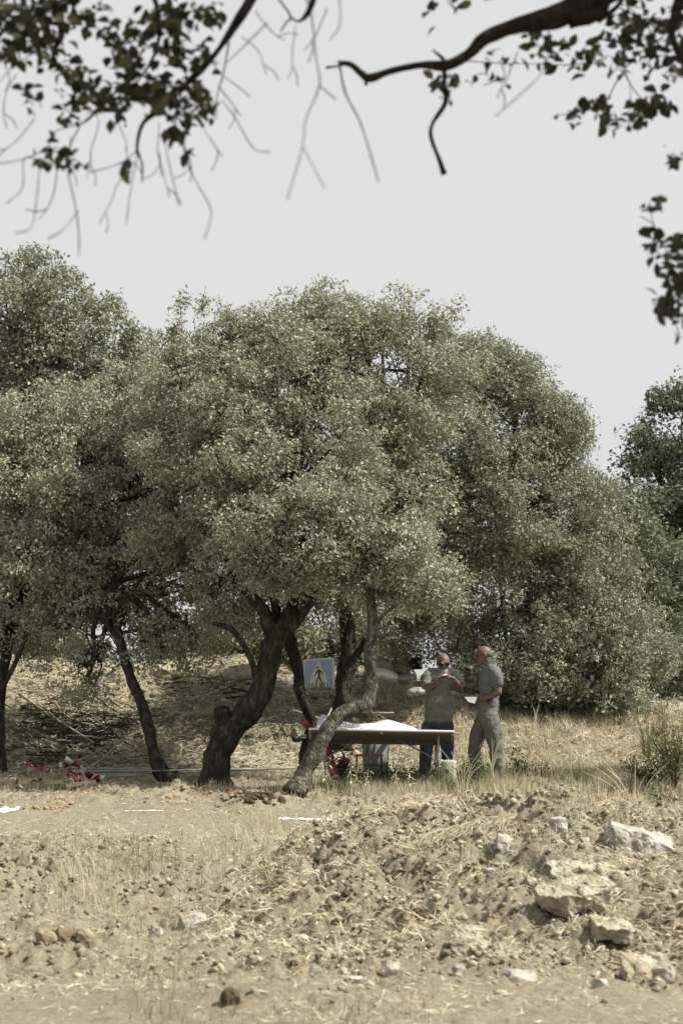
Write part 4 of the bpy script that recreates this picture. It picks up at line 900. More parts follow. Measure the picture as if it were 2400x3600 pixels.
def slab(name, c, w, d, th, m, seed, rot):
    """a broken piece of concrete paving: ragged outline, real thickness"""
    r_ = random.Random(seed); bm = bmesh.new(); n = 9; P = []
    for k in range(n):
        a = 2 * math.pi * k / n + r_.uniform(-.28, .28); e = .6
        P.append(bm.verts.new((math.copysign(abs(math.cos(a)) ** e, math.cos(a)) * w / 2 * r_.uniform(.76, 1.08), math.copysign(abs(math.sin(a)) ** e, math.sin(a)) * d / 2 * r_.uniform(.82, 1.08), th / 2)))
    f = bm.faces.new(P); ex = bmesh.ops.extrude_face_region(bm, geom=[f])
    for v in [v for v in ex['geom'] if isinstance(v, bmesh.types.BMVert)]: v.co.z -= th; v.co.x *= .95; v.co.y *= .95
    bmesh.ops.recalc_face_normals(bm, faces=bm.faces); bmesh.ops.triangulate(bm, faces=bm.faces)
    for it in range(4): bmesh.ops.subdivide_edges(bm, edges=[e for e in bm.edges if e.calc_length() > .035], cuts=1); bmesh.ops.triangulate(bm, faces=bm.faces)
    for v in bm.verts:
        p = v.co * 9 + Vector((seed, 0, 0)); v.co += Vector((mn.noise(p), mn.noise(p + Vector((9, 0, 0))), mn.noise(p + Vector((0, 9, 0))))) * .04 + Vector((mn.noise(v.co * 35), mn.noise(v.co * 35 + Vector((4, 4, 4))), mn.noise(v.co * 31))) * .02
    me = bpy.data.meshes.new(name); bm.to_mesh(me); bm.free(); me.materials.append(m); o = bpy.data.objects.new(name, me); COL.objects.link(o); o.location = c; o.rotation_euler = rot; return o
big = [  # x0, y0, x1, y1, flat, depth factor, material, rotation, label
    (1920, 2868, 2000, 2955, 0, .8, 'stone', (0, .2, .3), 'angular white stone perched near the top of the soil mound'),
    (2125, 2905, 2365, 3020, 1, .8, 'stone', (.15, .22, .2), 'largest whitish concrete block lying askew near the right edge'),
    (1735, 2940, 1805, 3015, 0, .7, 'greystone', (0, .1, .5), 'grey angular stone left of the white one on the mound'),
    (2030, 2945, 2072, 2982, 0, .8, 'stone', (0, 0, .5), 'small white stone between the white stone and the big block'),
    (1895, 3135, 2185, 3240, 1, 1.0, 'dusty', (.1, -.16, .1), 'long concrete slab jutting out of the mound over a dark hollow'),
    (1915, 3035, 2225, 3140, 1, 1.0, 'dusty', (.25, .18, .2), 'dusty slab lying behind the jutting slab'),
    (1590, 3250, 1775, 3375, 0, .9, 'dusty', (.2, -.15, .3), 'rounded dust-covered boulder low on the left of the mound'),
    (2055, 3275, 2230, 3355, 1, 1.0, 'dusty', (.1, .12, .1), 'dusty slab roofing the black cavity at lower right'),
    (2200, 3385, 2370, 3455, 0, .9, 'dusty', (.2, .1, .4), 'half-buried dusty boulder at the lower right'),
    (2295, 3375, 2380, 3470, 0, .6, 'stone', (.1, -.5, .3), 'white tilted stone at the lower right edge'),
    (1770, 3410, 1890, 3465, 0, .8, 'greystone', (.1, .1, .2), 'grey and white stone at the foot of the mound'),
    (2080, 3438, 2140, 3478, 0, .8, 'stone', (0, .1, .7), 'small pale stone at the foot of the mound, right of the grey and white one'),
    (1335, 3385, 1405, 3445, 0, .8, 'stone', (0, .3, .2), 'pinkish white stone at the left foot of the mound'),
    (1085, 3393, 1130, 3440, 0, .7, 'stone', (0, .4, .2), 'white stone with a dark side in the middle foreground'),
    (1190, 3440, 1290, 3462, 0, 1.0, 'stone', (0, 0, .2), 'flat white stone flush with the soil in the foreground'),
    (625, 3215, 730, 3275, 0, .8, 'greystone', (.1, -.1, .3), 'grey stone lying among the grass left of the middle'),
    (525, 3255, 575, 3305, 0, .8, 'greystone', (.1, .2, .3), 'smaller grey stone left of the grey one'),
    (1590, 3385, 1635, 3430, 0, .8, 'greystone', (0, .1, .3), 'brownish stone just below the rounded boulder'),
    (870, 3360, 925, 3395, 0, .8, 'dusty', (0, .1, .3), 'dusty flat stone in the left foreground'),
    (1690, 3055, 1745, 3080, 0, .8, 'stone', (0, .1, .3), 'little white stone under the grey stone on the mound'),
    (2085, 3060, 2150, 3110, 0, .8, 'dusty', (0, .3, .3), 'knobbly dusty stone resting on the slab behind'),
    (1840, 3090, 1890, 3130, 0, .8, 'dusty', (0, .1, .3), 'dusty stone left of the jutting slab'),
    (2150, 2745, 2200, 2790, 0, .8, 'greystone', (0, .2, .3), 'grey stone on the ridge of the mound among the straw'),
    (1070, 2630, 1140, 2665, 0, .8, 'greystone', (0, .1, .1), 'grey stone on the bank left of the table'),
    (520, 2330, 660, 2400, 0, .8, 'dusty', (0, .1, .1), 'pale boulder crowning the bank between the leaning and the big trunk'),
    (780, 2330, 900, 2400, 0, .8, 'dusty', (0, -.2, .1), 'ochre lump on top of the bank touching the big trunk'),
    (120, 3275, 200, 3330, 0, .9, 'clod', (0, .1, .4), 'brown earth clod at the lower left, leftmost of three'),
    (185, 3262, 262, 3325, 0, .9, 'clod', (0, .1, .4), 'brown earth clod in the middle of three at the lower left'),
    (255, 3272, 325, 3330, 0, .9, 'clod', (0, .3, .4), 'brown earth clod with a dark side, rightmost of three at the lower left'),
    (560, 2600, 640, 2660, 0, .9, 'dusty', (0, .1, .1), 'pale stone on the bank just right of the leaning trunk'),
    (1440, 3190, 1500, 3240, 0, .9, 'darkclod', (0, .1, .4), 'dark lump added as shade in the hollow at the left edge of the mound'),  # dark lump set where the mound has only a shaded hollow
    (975, 2800, 1005, 2832, 0, .8, 'darkclod', (0, .1, .4), 'dark earth lump, right one of the two before the crooked trunk'),
    (930, 2785, 968, 2815, 0, .8, 'darkclod', (0, .1, .4), 'dark crumbly earth lump, left one of the two before the crooked trunk'),
    (770, 3480, 845, 3555, 0, .8, 'darkclod', (0, .1, .4), 'dark upright earth lump at the bottom of the picture'),
]
SL = {4: (.5, .12, (.17, -.13, .18), .11), 5: (.6, .09, (.42, .05, -.1), .03), 7: (.4, .10, (.16, .10, .05), .10), 6: (.42, .12, (.65, -.25, .2), -.01), 8: (.45, .12, (.6, .1, .1), -.02)}
for i, (x0, y0, x1, y1, fl, dp, m, rot, lab) in enumerate(big):
    p = onground((x0 + x1) / 2, (y0 + y1 * 3) / 4 if y1 > 2700 else y1 - 6); k = p.y / FPX; w, h = (x1 - x0) * k, (y1 - y0) * k
    nm = {'stone': 'limestone_block', 'greystone': 'grey_stone', 'dusty': 'dusty_stone', 'clod': 'earth_clod', 'redclod': 'earth_clod', 'darkclod': 'earth_clod'}[m]
    if fl: nm = 'concrete_slab'
    if i in SL:
        dd, th, rt, dz = SL[i]; o = slab(nm, (p.x, p.y + dd * .3, p.z + dz), w, dd, th, M[m], i + 3, rt)
    else: o = chunk(nm, (p.x, p.y + w * dp * .25, p.z + h * .16), (w, w * dp, h * (1.05 if not fl else .9)), M[m], i + 3, rot, 26 if not fl else 40, bool(fl), min(.03, w * .09))
    tag(o, lab, 'clod' if 'clod' in m else ('slab' if fl else 'stone'))
# loose stones one can pick out, strewn over the mound
r_ = random.Random(5); shared = [chunk('loose_stone', (0, 0, -50), (.1, .08, .07), M['stone'], 200 + k, npts=16) for k in range(4)] + [chunk('loose_stone', (0, 0, -50), (.1, .08, .07), M['dusty'], 220 + k, npts=16) for k in range(4)]
k = 0
for i in range(64):
    px, py = r_.uniform(1000, 2400), r_.uniform(2900, 3500)
    if i > 54: px, py = r_.uniform(0, 1100), r_.uniform(3150, 3550)
    p = onground(px, py); src = shared[r_.randrange(8)]
    if i < 8: o = src
    else: o = src.copy(); COL.objects.link(o)
    if i < 8: o = shared[i]
    s_ = r_.choice([.2, .25, .3, .35, .4, .55]) * p.y / 15; o.scale = (s_, s_, s_); o.location = (p.x, p.y, p.z + .015 * s_); o.rotation_euler = (r_.uniform(0, 6), r_.uniform(0, 6), r_.uniform(0, 6))
    tag(o, 'small loose stone half sunk in the dug soil of the foreground', 'stone', 'small loose stones on the dug soil')

# ------------------------------------------------------------------ crumbs of soil, straw and grasses (nobody could count these)
ico = bmesh.new(); bmesh.ops.create_icosphere(ico, subdivisions=1, radius=1); IV = np.array([v.co[:] for v in ico.verts]); IF = np.array([[v.index for v in f.verts] for f in ico.faces]); ico.free()
def scatter(n, x0, x1, y0, y1, dens):
    x = rng.uniform(x0, x1, n * 3); y = rng.uniform(y0, y1, n * 3); d = dens(x, y); k = rng.random(len(x)) < d; return x[k][:n], y[k][:n]
def view_half(y, m=.35): return y * 1200 / FPX + m
def invw(x, y): return (np.abs(x) < view_half(y)).astype(float)
def clods(name, x, y, smin, smax, m, sink=.2):
    n = len(x); s_ = smin * (smax / smin) ** (rng.random(n) ** 2.2); z = ground_z(x, y) + s_ * (.4 - sink)
    sc = s_[:, None] * rng.uniform(.6, 1.2, (n, 3)) * np.array([1, 1, .75]); jit = rng.uniform(.65, 1.25, (n, len(IV), 1)); a = rng.uniform(0, 6.28, n); c, s2 = np.cos(a), np.sin(a)
    V = IV[None] * jit * sc[:, None, :]; X = V[:, :, 0] * c[:, None] - V[:, :, 1] * s2[:, None]; Yy = V[:, :, 0] * s2[:, None] + V[:, :, 1] * c[:, None]
    V = np.stack([X + x[:, None], Yy + y[:, None], V[:, :, 2] + z[:, None]], 2); F = IF[None] + (np.arange(n) * len(IV))[:, None, None]
    o = npmesh(name, V.reshape(-1, 3), F.reshape(-1, 3), m); o['kind'] = 'stuff'; return o
def strands(name, x, y, l0, l1, w, m, tilt=.25, lift=.003):
    n = len(x); L = rng.uniform(l0, l1, n); a = rng.uniform(0, math.pi * 2, n); t = rng.normal(0, tilt, n)
    d = np.stack([np.cos(a) * np.cos(t), np.sin(a) * np.cos(t), np.sin(t)], 1); p = np.stack([x, y, ground_z(x, y) + lift + np.abs(np.sin(t)) * L * .5 + rng.uniform(0, .02, n)], 1)
    sd2 = np.cross(d, rng.normal(0, 1, (n, 3)) * .4 + np.array([0, -.3, 1])); sd2 /= np.linalg.norm(sd2, axis=1)[:, None]; wv = sd2 * (w * rng.uniform(.5, 1.4, n))[:, None] / 2
    bend = np.stack([rng.normal(0, .12, n), rng.normal(0, .12, n), rng.normal(.05, .1, n)], 1) * L[:, None]
    A = p - d * L[:, None] / 2; B_ = p + d * L[:, None] / 2; Cm = p + bend
    V = np.stack([A, Cm + wv, B_, Cm - wv], 1).reshape(-1, 3); F = np.arange(n * 4).reshape(n, 4); T3 = np.concatenate([F[:, [0, 1, 3]], F[:, [2, 3, 1]]])
    o = npmesh(name, V, T3, m); o['kind'] = 'stuff'; return o
def pxdens(spots):
    """density made of soft patches: (px, py, rx, ry, strength)"""
    def f(x, y):
        px, py = proj(x, y, ground_base(x, y)); d = 0
        for a, b_, rx, ry, s_ in spots: d = d + s_ * np.exp(-((px - a) / rx) ** 2 - ((py - b_) / ry) ** 2)
        return np.clip(d, 0, 1)
    return f
x, y = scatter(15000, -4.5, 4.5, 10.6, 23.5, lambda x, y: invw(x, y) * np.clip(rough_mask(x, y) - .25, .04, 1) * sstep(-.25, .3, fbm(x * 1.9, y * 1.9 + 7, 3)))
clods('soil_crumbs', x, y, .007, .042, M['clod'])
x, y = scatter(5000, -.9, 4, 13.4, 18.6, lambda x, y: invw(x, y)); clods('soil_crumbs_mound', x, y, .008, .042, M['clod'])
x, y = scatter(2600, -3.6, 4, 13.0, 19, lambda x, y: pxdens([(60, 3080, 150, 70, .8), (160, 3000, 120, 30, .4), (1130, 3080, 120, 60, .5), (1330, 3280, 140, 40, .4), (1700, 3150, 200, 30, .3), (900, 3420, 200, 30, .25), (1430, 3190, 90, 50, 1), (1110, 2990, 60, 60, .8), (1250, 3150, 120, 40, .3), (1900, 3110, 50, 30, .5), (2150, 3350, 90, 30, .5), (1600, 3420, 120, 30, .4), (90, 3110, 120, 60, .7)])(x, y)); clods('soil_shade_crumbs', x, y, .01, .05, M['darkclod'])  # dark soil bits; thick patches paint shade in hollows and the mound's dark side
x, y = scatter(5000, -1, 4, 13.4, 18.8, lambda x, y: invw(x, y) * sstep(-.2, .4, fbm(x * 1.6 + 50, y * 1.6, 3))); strands('mound_straw', x, y, .06, .26, .006, M['straw'], .3, .012)
x, y = scatter(900, -2.2, -.4, 22.0, 23.6, lambda x, y: pxdens([(890, 2812, 70, 20, 1)])(x, y)); clods('dark_crumb_heap', x, y, .012, .055, M['darkclod'])
x, y = scatter(1000, -4.5, 4.5, 10.6, 23.5, lambda x, y: invw(x, y) * (rough_mask(x, y) > .7)); clods('pale_gravel', x, y, .006, .024, M['stone'])
x, y = scatter(900, -3.6, 3.2, 22.6, 24.1, lambda x, y: invw(x, y) * sstep(-.1, .4, fbm(x * 2.2, y * 2.2, 3))); clods('reddish_crumbs', x, y, .01, .05, M['redclod'])
x, y = scatter(3800, -6, 5.2, 26.5, 31.8, lambda x, y: invw(x, y) * np.where(x < .8, 1, .15) * sstep(-.3, .3, fbm(x * 1.3, y * 1.3 + 7, 3))); clods('bank_rubble', x, y, .012, .075, M['clod'])

x, y = scatter(38000, -5.6, 5.4, 26.2, 31.8, lambda x, y: invw(x, y) * (.35 + .65 * sstep(-.2, .3, fbm(x * 1.2, y * 1.2, 3)))); strands('straw_on_bank', x, y, .08, .34, .009, M['straw'], .14, .004)
x, y = scatter(17000, -4.6, 4.6, 10.6, 24.5, lambda x, y: invw(x, y) * (.15 + .85 * sstep(-.1, .4, fbm(x * 1.6 + 5, y * 1.6, 3)))); strands('straw_litter', x, y, .03, .14, .005, M['straw'], .22, .001)
def blades(name, x, y, h0, h1, w, m, lean=.35, dirx=0.0, wet=0):
    n = len(x); H = rng.uniform(h0, h1, n); a = rng.uniform(0, 6.28, n); l = np.abs(rng.normal(0, lean, n)); off = np.stack([np.cos(a) * l + dirx, np.sin(a) * l, np.zeros(n)], 1) * H[:, None]
    p = np.stack([x, y, ground_z(x, y) - .01], 1); up = np.array([0, 0, 1.]) * H[:, None] * (1 - .25 * l[:, None] ** 2).clip(.2); b_ = rng.uniform(0, 6.28, n); s2 = np.stack([np.cos(b_), np.sin(b_) * .5, np.zeros(n)], 1) * (w * rng.uniform(.6, 1.3, n))[:, None] / 2
    m1 = p + off * .3 + up * .55; tip = p + off + up
    V = np.stack([p - s2, p + s2, m1 - s2 * .8, m1 + s2 * .8, tip], 1).reshape(-1, 3); F = np.arange(n * 5).reshape(n, 5); T3 = np.concatenate([F[:, [0, 1, 3]], F[:, [0, 3, 2]], F[:, [2, 3, 4]]])
    o = npmesh(name, V, T3, m); o['kind'] = 'stuff'; return o
# dry hay on the slope behind the men, edge of the shade, tufts in the foreground
x, y = scatter(26000, .3, 5.4, 25.6, 30.3, lambda x, y: invw(x, y) * sstep(.2, 1.2, x + .4 * fbm(x, y, 2)) * (.4 + .6 * sstep(-.2, .3, fbm(x * 1.4 + 3, y * 1.4, 3)))); blades('dry_hay', x, y, .05, .24, .008, M['dry'], .9, -.2)
x, y = scatter(9000, -1.2, 4.6, 23.3, 25.6, lambda x, y: invw(x, y) * sstep(-.9, .2, x) * (.15 + .85 * sstep(-.2, .3, fbm(x * 2.1, y * 2.1, 3)))); blades('dry_grass_edge', x, y, .05, .22, .007, M['dry'], .3)
x, y = scatter(2600, -1.2, 4.6, 23.6, 25.4, lambda x, y: invw(x, y) * sstep(-.6, .5, x) * sstep(-.1, .3, fbm(x * 2.1 + 9, y * 2.1, 3))); blades('green_grass_edge', x, y, .06, .25, .008, M['green'], .35)
x, y = scatter(2600, -5, 0, 24.0, 26.4, lambda x, y: invw(x, y) * sstep(0, .4, fbm(x * 1.7 + 9, y * 1.7, 3))); blades('thin_grass_left', x, y, .04, .16, .007, M['dry'], .4)
x, y = scatter(6500, -4, 0, 13.5, 22, lambda x, y: pxdens([(300, 3130, 95, 65, 1), (390, 3190, 70, 40, .6), (930, 2925, 110, 40, .9), (760, 3030, 50, 35, .5), (860, 2990, 60, 30, .5)])(x, y)); blades('dry_grass_tufts', x, y, .08, .28, .0045, M['dry'], .7, -.25)
x, y = scatter(11000, -4, 4.5, 10.8, 21, lambda x, y: pxdens([(180, 3000, 200, 60, .35), (480, 3060, 160, 60, .8), (560, 3420, 120, 160, .5), (780, 3100, 260, 80, .3), (760, 3560, 200, 60, .7), (1250, 3560, 300, 50, .5), (1700, 3030, 90, 60, .35), (1180, 2860, 260, 40, .4), (120, 3150, 150, 80, .3), (1350, 3300, 120, 160, .35)])(x, y)); blades('green_weeds', x, y, .05, .21, .0045, M['green'], .45)
x, y = scatter(4500, -4, 4.5, 11.0, 23.5, lambda x, y: invw(x, y) * .7 * sstep(.0, .45, fbm(x * 1.3 + 31, y * 1.3, 3))); blades('sparse_dry_grass', x, y, .03, .12, .0035, M['dry'], .6)
x, y = scatter(1500, 1.5, 3.4, 17.0, 19, lambda x, y: invw(x, y)); blades('ridge_grass', x, y, .04, .16, .005, M['dry'], .7)

# ------------------------------------------------------------------ single weeds, saplings and shrubs
def lance(b, p, d, L, w, droop):
    """a drooping lance-shaped leaf"""
    d = Vector(d).normalized(); s2 = d.cross(Vector((0, 0, 1))).normalized(); pts = []
    for i, (t_, ww) in enumerate(((0, .2), (.3, 1), (.6, .8), (1, .02))):
        c = Vector(p) + d * L * t_ + Vector((0, 0, -droop * L * t_ * t_)); pts += [c - s2 * w * ww / 2, c + Vector((0, 0, -.12 * w)), c + s2 * w * ww / 2]
    b.add(pts, [(3 * i + j, 3 * i + 1 + j, 3 * i + 4 + j, 3 * i + 3 + j) for i in range(3) for j in (0, 1)])
LM = {}
def weed(px, py, Y, h, nl, label, m='green', seed=0, ll=.11, group='tall leafy weeds before the table'):
    r_ = random.Random(seed); p = at(px, py, Y); p.z = gz(p.x, p.y); t_ = empty('weed', tuple(p), label=label, cat='weed', group=group)
    P = [p, p + Vector((r_.uniform(-.03, .03), 0, h * .5)), p + Vector((r_.uniform(-.07, .07), r_.uniform(-.04, .04), h))]; P = catmull(P, 4); b = Bag(); b.tube(P, list(np.linspace(.005, .002, len(P))), 5); b.build('stem', M['dry'], t_)
    if m not in LM:
        b = Bag(); lance(b, (0, 0, 0), (1, 0, .35), 1, .17, .75); me = bpy.data.meshes.new('weed_leaf'); me.from_pydata(b.v, [], b.f); me.materials.append(M[m]); LM[m] = me
    for k in range(nl):
        f_ = .3 + .7 * k / nl; q = P[0].lerp(P[-1], f_); i = f_ * (len(P) - 1); q = P[int(i)].lerp(P[min(int(i) + 1, len(P) - 1)], i % 1)
        o = bpy.data.objects.new('leaf', LM[m]); COL.objects.link(o); o.parent = t_; o.location = q - p; o.rotation_euler = (r_.uniform(-.3, .3), r_.uniform(-.5, .2), k * 2.4 + r_.uniform(-.4, .4)); s_ = ll * r_.uniform(.7, 1.2) * (1.1 - .4 * f_); o.scale = (s_, s_ * 1.1, s_)
WL = ['green narrow-leaved weed right beside the foot of the crooked trunk', 'tall pale straw-coloured weed in front of the red roll', 'green weed between the red roll and the folding chair', 'tallest pale weed, in front of the left chair leg', 'green drooping weed in front of the folding chair seat',
      'short pale weed under the right side of the folding chair', 'green weed on its own in front of the grey tub', 'small pale weed just right of the grey tub', 'lowest green weed touching the crooked trunk', 'small pale weed before the middle of the brambles under the table']
for i, (px, Y, h) in enumerate(((1118, 23.9, .36), (1150, 23.8, .42), (1215, 23.9, .34), (1237, 23.7, .46), (1262, 23.8, .40), (1285, 23.9, .30), (1385, 23.8, .38), (1400, 23.6, .26), (1100, 23.6, .24), (1440, 23.7, .26))):
    weed(px, 2790, Y, h, 15, WL[i], 'straw' if i % 2 else 'green', i)
WF = ['thin upright green weed just below the grey stones at left', 'thin weed left of the middle, second lowest of the foreground', 'tallest thin weed in the left foreground', 'thin weed beside the pale dry grass left of the mound', 'thin weed at the very bottom left of the dark lump', 'thin weed behind the dark earth heap before the big trunk']
for i, (px, py, h) in enumerate(((590, 3330, .42), (572, 3420, .36), (612, 3480, .44), (955, 3110, .30), (640, 3560, .30), (940, 2800, .22))):
    p = onground(px, py); weed(px, py, p.y, h, 14, WF[i], 'green', 40 + i, .05, 'thin upright weeds in the foreground')
def bush(name, px, py, Y, rx, ry, n, size, label, m='shrub', seed=0, stems=7):
    r_ = random.Random(seed); p = at(px, py, Y); p.z = gz(p.x, p.y); k = Y / FPX; t_ = empty(name, tuple(p), label=label, cat='bush')
    tips = []; b = Bag()
    for s_ in range(stems):
        tip = p + Vector((r_.uniform(-1, 1) * rx * k, r_.uniform(-.6, .6) * rx * k, ry * k * r_.uniform(.8, 1.9))); tips.append(tip); b.tube(catmull([p, p.lerp(tip, .5) + Vector((r_.uniform(-.04, .04), 0, .03)), tip], 3), list(np.linspace(.007, .003, 7)), 5)
    b.build('stems', M['bark'], t_, kind='stuff'); g_ = np.random.default_rng(seed); C = []
    for _ in range(n):
        tip = tips[_ % stems]; f_ = g_.uniform(.3, 1.02); C.append(np.array(p.lerp(tip, f_)) + g_.normal(0, .05 + .02 * f_, 3))
    C = np.array(C); V, F = leaf_arrays(C, g_.normal(0, 1, (n, 3)) + np.array([0, -.2, .5]), size, .55, g_); npmesh('foliage', V, F, M[m], t_)['kind'] = 'stuff'
bush('oak_sapling', 1840, 2745, 25.2, 40, 50, 420, .04, 'dark green oak sapling right of the bald man', seed=1)
bush('oak_sapling', 1895, 2730, 25.6, 40, 36, 260, .035, 'smaller sapling on the dry grass right of the other', seed=2)
bush('bramble', 1655, 2790, 24.3, 60, 52, 900, .036, 'low leafy bramble around the shins of the bald man', seed=3, stems=12)
bush('bramble', 1460, 2785, 24.9, 110, 26, 1500, .036, 'low dark bramble under the right half of the table', seed=4, stems=22)
bush('bramble', 1290, 2785, 24.9, 120, 24, 1300, .036, 'low dark bramble under the middle of the table', seed=5, stems=14)
bush('leafy_shrub', 2270, 2740, 24.4, 70, 60, 900, .036, 'dark leafy shrub at the right edge beside the broom', seed=6, stems=12)
bush('leafy_shrub', 2370, 2760, 24.2, 120, 150, 3600, .032, 'taller olive shrub cut by the right edge', 'green', seed=7, stems=14)
bush('leafy_shrub', 2340, 2830, 22.8, 70, 40, 500, .03, 'sprawling shrub below the right edge shrubs', 'green', seed=8, stems=10)
bush('oak_sapling', 1185, 2400, 29.0, 22, 34, 160, .035, 'small dark sapling overlapping the crossing sign', seed=9, stems=4)
bush('leafy_shrub', 840, 2500, 28.5, 30, 20, 100, .035, 'tiny shrub on the bank left of the big trunk', 'green', seed=10, stems=5)
def reeds(px, py, Y, n, h, spread, label, seed, m='green', r0=.005):
    g_ = random.Random(seed); p = at(px, py, Y); p.z = gz(p.x, p.y); t_ = empty('broom_shrub', tuple(p), label=label, cat='broom')
    for k in range(n):
        a = g_.uniform(-1, 1); tip = p + Vector((a * spread, g_.uniform(-.3, .3) * spread, h * g_.uniform(.55, 1.05))); b = Bag(); b.tube(catmull([p + Vector((a * .05, 0, 0)), p.lerp(tip, .5) + Vector((a * -.04, 0, .04)), tip], 3), list(np.linspace(r0, .002, 7)), 5); b.build('stalk', M[m], t_)
reeds(2275, 2620, 27.0, 34, .85, .30, 'tall green broom stalks before the dark wood at right', 1)
reeds(2330, 2600, 28.5, 10, 1.0, .22, 'thin tall stalks farther right behind the broom', 2)
reeds(2230, 2830, 23.0, 8, .6, .6, 'dry pale stalks fanning out above the mound ridge', 3, 'straw', .006)
reeds(1730, 2800, 24.0, 14, .62, .10, 'tuft of long pale grass stems before the bald man', 4, 'straw', .003)
reeds(1625, 2850, 23.3, 12, .55, .28, 'loose long green grass stems before the brambles', 5, 'straw', .0035)
reeds(1880, 2450, 29.0, 5, .5, .12, 'few dry stalks at the foot of the dense oak', 6, 'straw', .006)
# ------------------------------------------------------------------ cut branches on the left bank, brushwood
def stick(pts, r0, label, grp='cut branches lying on the bank', m='stick'):
    P = [at(*q) for q in pts]
    for q in P: q.z = max(q.z, gz(q.x, q.y) + .01)
    P = catmull(P, 4) if len(P) > 2 else P; b = Bag(); b.tube(P, list(np.linspace(r0, r0 * .45, len(P))), 6); o = b.build('cut_branch', M[m], smooth=True); return tag(o, label, 'branch', grp)
stick([(210, 2700, 26.2), (300, 2665, 26.6), (400, 2610, 27.1)], .022, 'long bleached branch curving up the bank from the tape heap')
stick([(310, 2700, 26.0), (370, 2660, 26.4), (420, 2600, 27.0)], .018, 'bleached branch just right of the curved one')
stick([(70, 2440, 29), (200, 2530, 28.2), (330, 2610, 27.4)], .026, 'long dark branch slanting down the bank at the left')
stick([(130, 2470, 28.8), (240, 2560, 28.0)], .02, 'shorter dark branch beside the slanting one')
stick([(195, 2470, 28.4), (215, 2500, 28.1)], .03, 'stubby pale cut log on the left bank')
stick([(240, 2455, 28.6), (252, 2500, 28.1)], .028, 'second pale cut log, upright on the left bank')
stick([(750, 2450, 28.8), (880, 2440, 28.7)], .018, 'pale branch lying level left of the big trunk')
stick([(1030, 2500, 28.2), (1100, 2520, 28.0), (1190, 2545, 27.8)], .03, 'dark branch behind the table left of the upright trunk')
stick([(1290, 2508, 27.6), (1385, 2506, 27.6)], .022, 'brown branch lying behind the paper on the table')
stick([(680, 2790, 23.9), (760, 2745, 24.2)], .010, 'short pale stick leaning before the big trunk')
stick([(1140, 2545, 27.5), (1165, 2490, 27.9)], .02, 'pale stick standing behind the paper')
stick([(1690, 3080, 17.1), (1790, 3000, 17.4), (1870, 2930, 17.9), (1905, 2890, 18.1)], .016, 'bleached root running up the mound to the white stone', 'roots on the mound')
stick([(1700, 3100, 16.9), (1640, 3140, 16.6), (1600, 3150, 16.4)], .010, 'thin root bending left down the mound', 'roots on the mound')
stick([(620, 3190, 15.5), (700, 3170, 15.7), (760, 3175, 15.7)], .006, 'thin twig among the foreground grass', 'twigs in the grass')
g_ = random.Random(21)
for i in range(70):
    a = g_.random(); px, py = (g_.uniform(100, 430), g_.uniform(2480, 2700)) if a < .6 else ((g_.uniform(640, 920), g_.uniform(2390, 2470)) if a < .85 else (g_.uniform(0, 1200), g_.uniform(2420, 2680)))
    p = onground(px, py, 25, 33); d = Vector((1, g_.uniform(-.3, .3), g_.uniform(-.35, .25))).normalized() * g_.uniform(.25, .7); q0, q1 = p - d / 2, p + d / 2
    for q in (q0, q1): q.z = max(q.z, gz(q.x, q.y) + .015) + g_.uniform(0, .08)
    mid = q0.lerp(q1, .5) + Vector((0, 0, g_.uniform(-.02, .06))); b = Bag(); P = catmull([q0, mid, q1], 3); b.tube(P, list(np.linspace(.012, .004, len(P))) if g_.random() < .7 else list(np.linspace(.018, .007, len(P))), 5)
    tag(b.build('twig', M['stick'] if g_.random() < .6 else M['bark'], smooth=True), 'bare twig tangled in the brushwood on the sunlit and shaded bank', 'twig', 'twigs strewn over the bank')
b = Bag(); g3 = random.Random(33)
for i in range(230):
    px, py = g3.gauss(300, 120), g3.gauss(2585, 55); p = onground(px, py, 25, 33); a_ = g3.gauss(-.35, .5); d = Vector((math.cos(a_), g3.uniform(-.3, .3), math.sin(a_) * .8)) * g3.uniform(.2, .65); q0, q1 = p - d / 2, p + d / 2
    for q in (q0, q1): q.z = max(q.z, gz(q.x, q.y) + .01) + g3.uniform(0, .14)
    b.tube([q0, q0.lerp(q1, .5) + Vector((0, 0, g3.uniform(-.03, .05))), q1], [g3.uniform(.005, .011), .006, .003], 4)
b.build('brushwood', M['bark'], kind='stuff')
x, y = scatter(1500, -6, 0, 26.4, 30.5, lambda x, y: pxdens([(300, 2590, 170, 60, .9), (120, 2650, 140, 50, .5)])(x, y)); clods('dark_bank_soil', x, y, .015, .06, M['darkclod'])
# pale root fringes on the slopes
def fringe(px, py, Y, n, L, seed, label):
    g2 = random.Random(seed); b = Bag(); p = at(px, py, Y); p.z = gz(p.x, p.y) + .08
    for k in range(n):
        a = g2.uniform(-1, 1); q = p + Vector((a * .25 * L - .3 * L, -.12, -.1)) * g2.uniform(.6, 1.2) + Vector((0, g2.uniform(-.1, .1), 0)); q.z = max(q.z, gz(q.x, q.y) + .01)
        b.tube(catmull([p + Vector((g2.uniform(-.08, .08), g2.uniform(-.05, .05), g2.uniform(-.02, .04))), p.lerp(q, .5) + Vector((g2.uniform(-.05, .05), 0, g2.uniform(0, .05))), q + Vector((g2.uniform(-.05, .05), 0, 0))], 3), .002, 4)
    o = b.build('root_fringe', M['straw'], kind='stuff'); return o
fringe(770, 2440, 28.6, 60, 1.0, 1, ''); fringe(1560, 3120, 16.8, 50, .6, 2, ''); fringe(1790, 3040, 17.2, 40, .4, 3, ''); fringe(1650, 3080, 17.0, 50, .5, 4, '')

